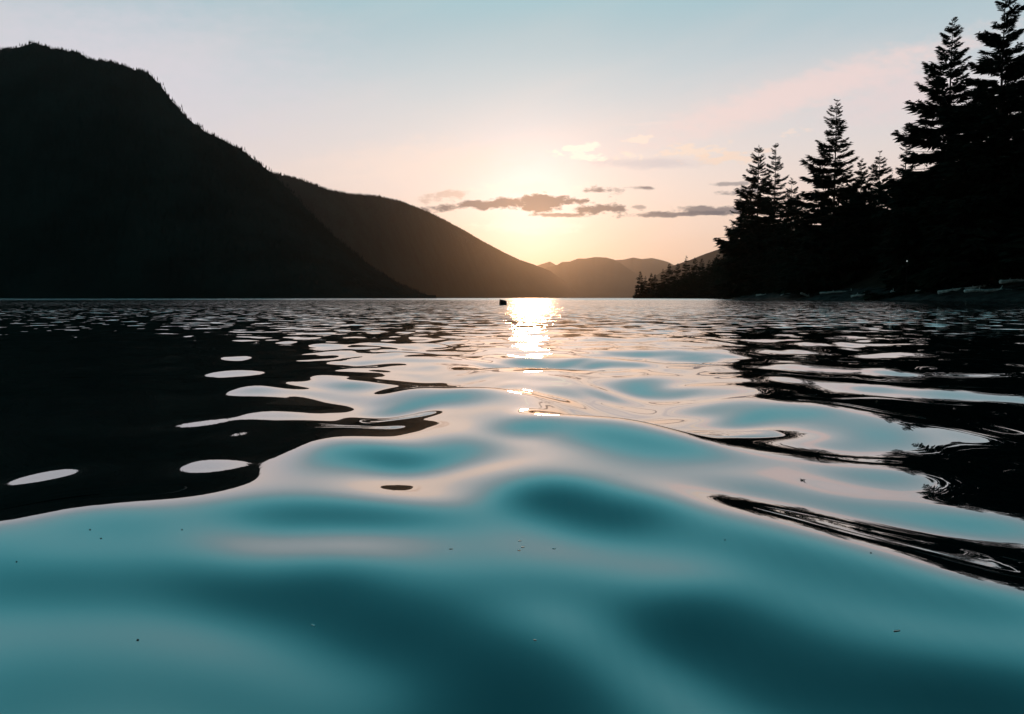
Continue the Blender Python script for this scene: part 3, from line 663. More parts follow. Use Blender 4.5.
         np.array([0.0001313,-0.0001995,1.547e-06,-9.906e-07,0.0001453,-8.325e-05,-0.000402,-0.0002861,-0.000273,-0.0001612,8.721e-05,-9.189e-07,0.0002362,-1.824e-06,0.0001015,-8.251e-05,8.001e-05,-8.554e-05,-0.0002036,-0.0001059,2.377e-07,-1.428e-06,0.000445,-9.609e-05,8.19e-05,0.0001317,0.0002136,0.0002862,-0.0001931,-0.0002917,-0.0001845,5.333e-05,3.13e-06,-0.0001801,-6.18e-06,-9.475e-05,0.0002287,0.0004972,0.0001696,-6.477e-05,-0.0001212,0.000152,-0.0001529,0.0001287,-6.632e-05,3.03e-05,8.378e-05,-0.0001877,-5.29e-06,-6.827e-05,0.0001564,-8.984e-06,-0.0002287,-1.274e-06,-8.081e-05,7.785e-06,-1.412e-06,-0.0003464,-3.845e-05,-2.773e-06,-0.0001692,5.933e-05,-6.273e-06,0.0002653,-3.937e-05,-0.0001124,-1.223e-05,-0.0003318,7.648e-05,-1.738e-06,-1.57e-05,-6.588e-05,6.611e-05,0.0003286,-0.0001962,8.397e-05,-0.0001051,0.0003398,-9.924e-05,0.0002561,-8.301e-05,-0.0002815,0.000158,0.0004305,-4.982e-05,0.0003563,4.726e-05,0.0003013,-3.418e-05,-0.0002529,-8.954e-05,-0.0001889,-3.232e-08,-8.909e-05,0.0002463,-7.836e-05,-3.491e-05,0.000168,-0.0004547,5.407e-05,0.0001397,-7.452e-05,4.605e-05,0.0001794,8.926e-05,-0.0002667,-8.475e-05,-8.378e-06,-3.787e-06,8.193e-05,0.0002405,-9.804e-07,-0.0001324,-1.606e-07,-0.0004818,-3.667e-06,0.0002903,1.349e-06,-0.0001085,-5.665e-06,0.0001298,-2.389e-05,0.0003398,-0.0003721,7.688e-06,2.124e-05,0.0001571,-6.92e-05,-7.123e-06,0.0001332,6.168e-05,-0.0001803,8.25e-05,-0.0003526,-1.658e-05,7.978e-05,-0.000228,-0.0001773,1.621e-06,-9.997e-05,-6.261e-05,0.0002176,0.0002022,-4.669e-05,0.0001225,0.0003263,2.342e-06,-0.000158,-3.7e-05,-0.0003794,1.249e-06,6.946e-06,-9.56e-06,-0.0001864,-1.134e-05,-0.0001998,6.403e-05,-1.176e-05,0.0002748,8.862e-07,0.0001979,-9.94e-05,0.0002444,0.0001659,-0.0002907,-0.0001219,1.532e-05,0.0001157,0.0003166,-2.021e-05,-2.344e-05,-8.808e-05,2.004e-05,-1.689e-05,0.0003222,0.0004043,0.0003523,0.0002151,-0.0001496,-0.0004999,6.339e-05,3.084e-05,1.524e-05,-0.0002659,0.0002413,-7.741e-05,-4.853e-05,-0.000214,-1.517e-07,1.222e-05,0.000109,-0.0004385,-0.0001253,-3.546e-06,-2.481e-05,0.000103,1.039e-08,9.698e-06,0.0001688,0.0005001,3.567e-05,7.747e-05,-0.0001128,-1.196e-06,3.817e-05,0.000259,-0.0002906,-7.054e-06,0.0002719,-0.0006352,2.607e-05,-0.0001911,5.834e-06,-0.0002483,6.46e-06,8.32e-05,-0.0002898,-0.0002161,-7.914e-05,0.0004172,-0.0001537,9.484e-06,-8.342e-06,-5.861e-06,0.0003193,9.076e-05,-6.331e-05,-1.243e-05,0.0004205,-0.0001095,-0.0002539,-0.000246,0.0006337,0.0002026,8.745e-06,-0.0005475,1.784e-06,0.0002839,2.044e-05,1.583e-05,-3.247e-05,0.000143,0.0003918,0.0001531,-0.0003113,3.738e-05,-0.0002835,0.0002785,-2.008e-06,0.0001261,-0.0001445,-6.154e-05,0.0001627,0.0004943,-0.0001425,3.695e-05,-0.0001571,2.113e-06,-0.000381,0.0004168,0.0003433,7.371e-06,0.000298,4.296e-05,6.53e-05,5.584e-06,-3.962e-05,3.005e-06,7.907e-05,-1.294e-06,2.044e-05,-0.0002283,7.471e-06,-0.0001195,1.426e-06,0.0002795,3.545e-05,0.0001229,-0.000199,-0.0001284,-0.0001874,-0.000167,-5.59e-05,-0.0001731,0.0002995,-0.0007494,-2.082e-05,3.07e-05,-0.0004592,1.736e-05,-2.783e-05,-1.252e-05,-0.0002192,-2.802e-05,7.87e-05,0.0001717,3.027e-05,4.094e-05,5.313e-05,0.0002518,0.0003206,-0.0007185,7.966e-08,-0.0002941,-9.042e-05,-0.0001068,-0.0003206,0.0001482,0.0003407,-0.0001044,-1.284e-05,-2.285e-06,7.366e-05,-5.529e-05,0.0002147,2.301e-05,-0.0001699,-3.815e-05,5.164e-05,0.0002751,-0.0003599,-5.675e-05,-0.0002027,-3.941e-06,7.182e-05,-4.575e-05,-2.064e-06,2.577e-05,0.0001589,-3.637e-05,0.0002546,4.795e-05,-1.609e-05,-4.404e-06,1.316e-06,5.119e-05,-0.0005474,-0.0004306,-1.04e-05,-0.0006041,-1.492e-06,-0.0003105,-0.0001842,7.986e-05,-0.0001341,1.504e-06,-0.0001112,-0.0002908,1.515e-05,-3.678e-05,8.812e-05,-1.412e-05,0.000119,4.573e-05,-3.332e-06,1.66e-05,0.0005057,-0.0001092,-1.187e-05,3.058e-06,-0.0003005,0.0003036,0.0001337,0.0002268,-2.684e-06,-1.315e-06,5.396e-06,-1.764e-05,0.0001807,-2.424e-06,-0.0001571,7.709e-06,-4.37e-05,0.0004298,-0.0002946,-0.0002189,-1.001e-05,0.0002078,-9.176e-06,5.985e-05,-4.983e-07,-5.383e-05,-0.000129,7.494e-05,-4.236e-05,-0.0001536,7.577e-05,0.0003208,1.718e-05,-0.0001473,5.415e-05,0.0003246,-0.0003143,-0.0003694,0.0001005,-1.084e-05,4.463e-05,8.663e-06,3.817e-05,0.0001732,-0.0001424,0.0001891,-2.392e-06,7.679e-07,-0.0001547,-9.37e-05,-2.784e-06,0.000413,-1.125e-05,2.271e-05,0.0003288,-6.224e-05,0.0002438,0.0001752,0.0001718,3.994e-05,-9.178e-05,-0.0002003,-0.00033,1.77e-05,6.875e-05,-1.742e-05,0.0004028,5.309e-05,0.0001959,-0.0003001,-9.439e-05,0.0001209,1.264e-06,-0.000105,0.0001283,0.0004069,-6.357e-05,-0.0002885,1.611e-06,-0.0001519,5.374e-05,5.95e-06,-2.885e-05,-7.438e-05,0.0002387,-2.137e-05,-0.0002692,-4.766e-05,-0.0001609,0.0001628,-0.0001373,2.312e-05,-7.027e-05,2.324e-05,-0.0002957,0.0002011,0.0001034,0.0001282,-0.0002966,-8.163e-05,-0.0003839,0.0001209,-1.668e-05,-7.622e-05,-6.783e-06,1.704e-06,5.389e-05,-0.000467,-0.0003168,0.0002366,2.472e-05,-6.888e-06,-0.0001556,0.0003368,4.031e-05,-4.413e-06,-6.124e-05,-6.055e-06,-6.344e-06,-0.0001723,-0.0001113,-7.753e-05,-2.212e-05,5.371e-05,-0.0001224,-7.935e-05,0.0001072,1.859e-05,-9.719e-06,0.000577,-0.0003318,1.048e-05,-0.0002624,-0.0004439,9.687e-05,3.583e-06,-0.0002504,3.07e-05,0.0004765,6.69e-05,-0.0003501,-0.0002247,-9.303e-05,0.0002352,-1.216e-05,0.0001947,-0.000149,0.0001655,1.28e-06,7.823e-06,5.045e-05,-4.83e-05,-1.774e-05,-0.0002977,0.0004463,-0.0001815,-0.0004029,-9.043e-05,-6.641e-06,0.0004588,-0.000613,4.169e-05,-0.0001628,-2.531e-05,0.0002982,-4.458e-05,-3.842e-05,9.852e-07,0.0001042,0.0002098,-0.0001796,5.46e-05,0.0002605,0.000363,-5.846e-06,0.0002007,0.0003558,5.489e-05,-9.47e-06,-0.0001456,0.0001396,-0.0001365,-2.903e-05,-2.866e-05,0.0002914,0.0001119,-6.732e-05,2.703e-05,0.001185,1.864e-05,-4.933e-06,-6.619e-05,-0.0004825,-0.0003578,-0.0002022,-0.0003415,-0.0001201,-5.903e-05,-0.0001649,4.998e-05,-8.028e-05,-2.562e-05,-0.0001408,-6.625e-05,-0.0001832,-4.434e-05,6.744e-07,-5.171e-06,1.62e-05,-1.569e-06,0.0001856,-1.859e-05,0.0001925,-5.382e-07,-0.0001002,-0.0002311,2.112e-05,-0.0002087,3.724e-05,7.288e-05,-0.0001147,-0.0001275,-0.0001688,-5.185e-05,-0.000111,-0.000238,2.243e-06,0.0001572,0.0006645,-0.0002857,0.0003806,2.715e-06,9.23e-06,-0.0001886,0.0003073,1.22e-05,8.004e-05,0.0001986,0.000669,0.0001004,-0.0003114,7.631e-05,0.0001645,2.055e-05,1.096e-07,0.0003252,-0.0003712,0.0001946,0.001027,0.0001692,7.059e-06,-0.0005097,-1.551e-06,-2.499e-05,-4.978e-05,-0.0001857,-4.441e-06,-0.0002123,0.0001249,7.83e-05,-0.0004389,0.0001096,9.782e-06,-0.0001102,-0.0001366,0.000175,-1.162e-05,-0.0002387,-6.077e-05,8.237e-06,-0.0002735,4.112e-05,9.507e-05,-0.0001601,3.799e-05,0.0003738,1.358e-06,1.72e-05,-0.0001026,-8.433e-05,4.322e-05,0.0004426,1.081e-05,-0.0002672,6.246e-06,-9.445e-06,0.0002435,0.0001178,0.0002348,-9.38e-06,0.0002421,-1.175e-05,-5.497e-06,9.534e-05,-5.786e-05,-0.0001378,0.0002336,2.969e-05,0.000178,2.622e-05,-9.21e-07,-4.005e-07,1.848e-05,9.833e-05,0.0001582,-5.445e-06,0.0004628,0.0003832,3.534e-05,7.981e-05,-2.721e-05,-8.106e-05,-3.536e-05,-5.999e-05,0.0002607,-0.0001887,-7.428e-05,7.699e-07,-7.617e-07,1.014e-06,-4.922e-05,-1.309e-05,0.0005913,0.0003736,-6.893e-06,3.103e-05,0.000857,-0.0002042,1.643e-05,5.921e-06,4.377e-06,3.491e-05,1.877e-05,0.0002154,-3.514e-06,-3.854e-05,2.433e-06,0.0002148,-0.0001218,0.0001287,-4.428e-05,0.0001568,0.00024,0.0001979,0.0003442,4.135e-07,-0.0003881,1.61e-05,-0.0002145,-2.929e-06,0.0001885,-1.344e-05,-0.0001196,-0.000602,0.0002534,4.049e-05,7.83e-05,-0.0001179,0.0003942,-0.0003671,0.0001759,0.0002095,0.0002829,1.512e-05,-1.969e-05,-6.37e-05,-5.656e-05,1.382e-05,-1.108e-05,-0.0004817,3.29e-05,5.592e-06,-7.647e-05,2.545e-05,4.901e-05,0.0001145,0.0004508,-4.324e-05,-0.0001398,0.0001491,0.000343,-0.0001486,1.712e-05,7.37e-05,-1.288e-05,-0.0002492,0.0006493,-2.602e-06,1.645e-06,0.0002342,0.0002053,-2.228e-05,-3.019e-05,2.089e-05,-8.167e-06,0.0005037,-0.000108,-3.235e-06,1.363e-05,-0.0005112,1.126e-05,0.0001651,3.831e-05,0.0001,-7.093e-05,1.594e-05,0.0002359,9.846e-05,-9.111e-05,0.0002123,-6.568e-06,2.506e-05,6.478e-05,2.684e-05,-6.065e-05,0.0001062,9.753e-05,-9.322e-05,9.496e-05,-2.224e-06,7.356e-05,4.283e-07,5.225e-06,1.186e-08,-0.0002084,-1.884e-06,0.0001459,1.225e-05,0.0001409,4.497e-05,-0.0001919,-0.0002105,0.000148,4.285e-05,0.0002326,4.476e-05,-6.352e-06,-0.0002983,-0.0002387,6.936e-05,2.675e-06,0.0001264,0.0002177,0.0001992,2.543e-05,0.0001725,-1.736e-05,-0.0004108,7.204e-06,2.709e-07,0.0002425,2.758e-05,-9.051e-05,-0.0002228,5.982e-05,-0.0001153,0.0001788,7.223e-07,1.715e-05,-1.216e-05,0.0001469,-8.566e-05,-0.0002481,-0.0002611,0.000237,0.0004361,-8.503e-05,-0.0001312,-0.0001341,7.136e-05,7.932e-06,1.114e-05,0.0001942,0.0001599,6.807e-05,0.0003317,1.613e-05,-1.453e-06,-4.391e-05,0.0006388,1.052e-06,-0.0001248,3.965e-05,-2.321e-05,-0.0002199,0.0004374,-1.788e-07,3.407e-05,-2.352e-06,-9.047e-05,-8.536e-05,-0.0003281,-0.000327,0.0004198,3.316e-06,-0.0007133,-8.475e-05,3.312e-05,0.0004128,6.663e-07,-0.0004535,3.275e-05,-0.0004622,0.0002132,5.657e-05,-0.0001744,9.147e-05,-4.796e-05,0.0004711,0.0002402,0.0001611,-0.000117,6.497e-05,-0.0004248,-9.416e-05,0.0002,-3.197e-05,-1.193e-06,0.0001059,0.0001739,-0.0001526,-0.0002824,-0.0004231,0.0001146,-0.0003241,0.0001882,-1.397e-05,-0.0003345,-0.0003156,-0.0004756,-5.617e-05,-0.0001955,-0.0001498,-2.612e-05,-5.243e-05,-7.427e-07,2.477e-05,-4.332e-05,-0.0001723,-0.0002769,-3.141e-05,0.0002278,0.000336,-0.0002003,-0.0003705,-0.0003677,0.0003007,2.064e-05,0.0001089,0.0004061,0.0003172,4.334e-05,0.0001759,2.832e-05,0.000245,-0.0001116,-8.716e-05,9.352e-05,6.642e-05,-0.0001943,-9.594e-05,4.58e-05,0.0002522,-1.004e-06,8.067e-05,9.845e-07,-0.0002052,9.519e-05,-2.533e-05,8.667e-06,-0.0001807,-9.528e-05,0.0001459,0.0001532,1.625e-05,0.0004302,-3.131e-05,-0.0002109,0.0003585,-1.201e-06,5.385e-06,0.0001905,-7.074e-05,-0.0001282,-0.000156,1.412e-05,-9.356e-07,2.484e-05,0.0003293,-8.337e-05,-9.017e-05,-0.0001397,-0.0001012,-3.547e-06,0.0006603,3.195e-06,-0.0001514,0.0002318,-0.0001355,-0.0001437,0.0002696,6.214e-07,0.0003059,-0.0002071,-0.0003086,0.0001582,4.597e-05,-0.0003684,-9.054e-07,4.111e-05,5.538e-06,8.507e-05,-0.0001791,0.000256,-6.656e-05,1.083e-05,-1.503e-05,0.0001644,1.143e-05,0.0001511,0.0006733,0.0002934,-0.0005364,0.0001094,0.00027,-6.172e-05,-0.0002682,-5.473e-06,-2.87e-05,-0.0006062,2.24e-05,6.063e-06,0.0002786,3.026e-05,-0.0001499,-6.357e-05,-0.0002147,-2.492e-06,1.506e-05,0.0001192,-7.366e-08,0.0002372,2.905e-05,1.276e-06,7.717e-07,0.0002508,-5.591e-05,0.0003072,-7.013e-05,-0.000335,-7.381e-05,-1.548e-05,6.013e-06,2.648e-05,-1.253e-06,-2.548e-06,0.0006129,5.278e-06,8.42e-06,2.218e-05,9.221e-06,1.516e-05,0.0001706,-0.0005749,-2.804e-05,2.64e-05,-3.533e-06,9.657e-06,5.075e-05,0.0002531,-7.793e-06,1.339e-05,-0.000109,-2.725e-05,-0.0003513,-0.0005962,7.201e-05,-0.000118,2.269e-05,2.269e-05,3.863e-05,0.0005266,0.0003878,-0.0001178,1.515e-06,3.568e-05,-7.377e-06,-8.559e-06,-3.938e-06,0.0003659,0.0004843,-0.0002504,5.669e-06,3.916e-05,0.0001138,0.0006441,-6.788e-05,-6.498e-05,8.539e-05,-4.632e-05,4.808e-05,0.0002193,-1.753e-06,0.0005163,1.21e-06,-6.168e-05,-0.0001412,2.657e-05,-0.000151,-0.0001962,-2.761e-05,2.683e-05,-8.336e-05,0.0001183,3.246e-05,0.0001404,-0.0001264,9.486e-06,-6.822e-05,-8.83e-05,0.0004933,-0.0001051,7.693e-05,0.000329,0.0002037,-7.74e-06,1.822e-06,0.0003058,0.0001863,-5.169e-06,-0.0001731,0.0002234,6.882e-05,-6.238e-05,4.667e-05,0.0002681,-0.0001323,0.0003738,-1.365e-06,-1.766e-05,1.136e-06,7.418e-05,0.0001317,0.0001122]),
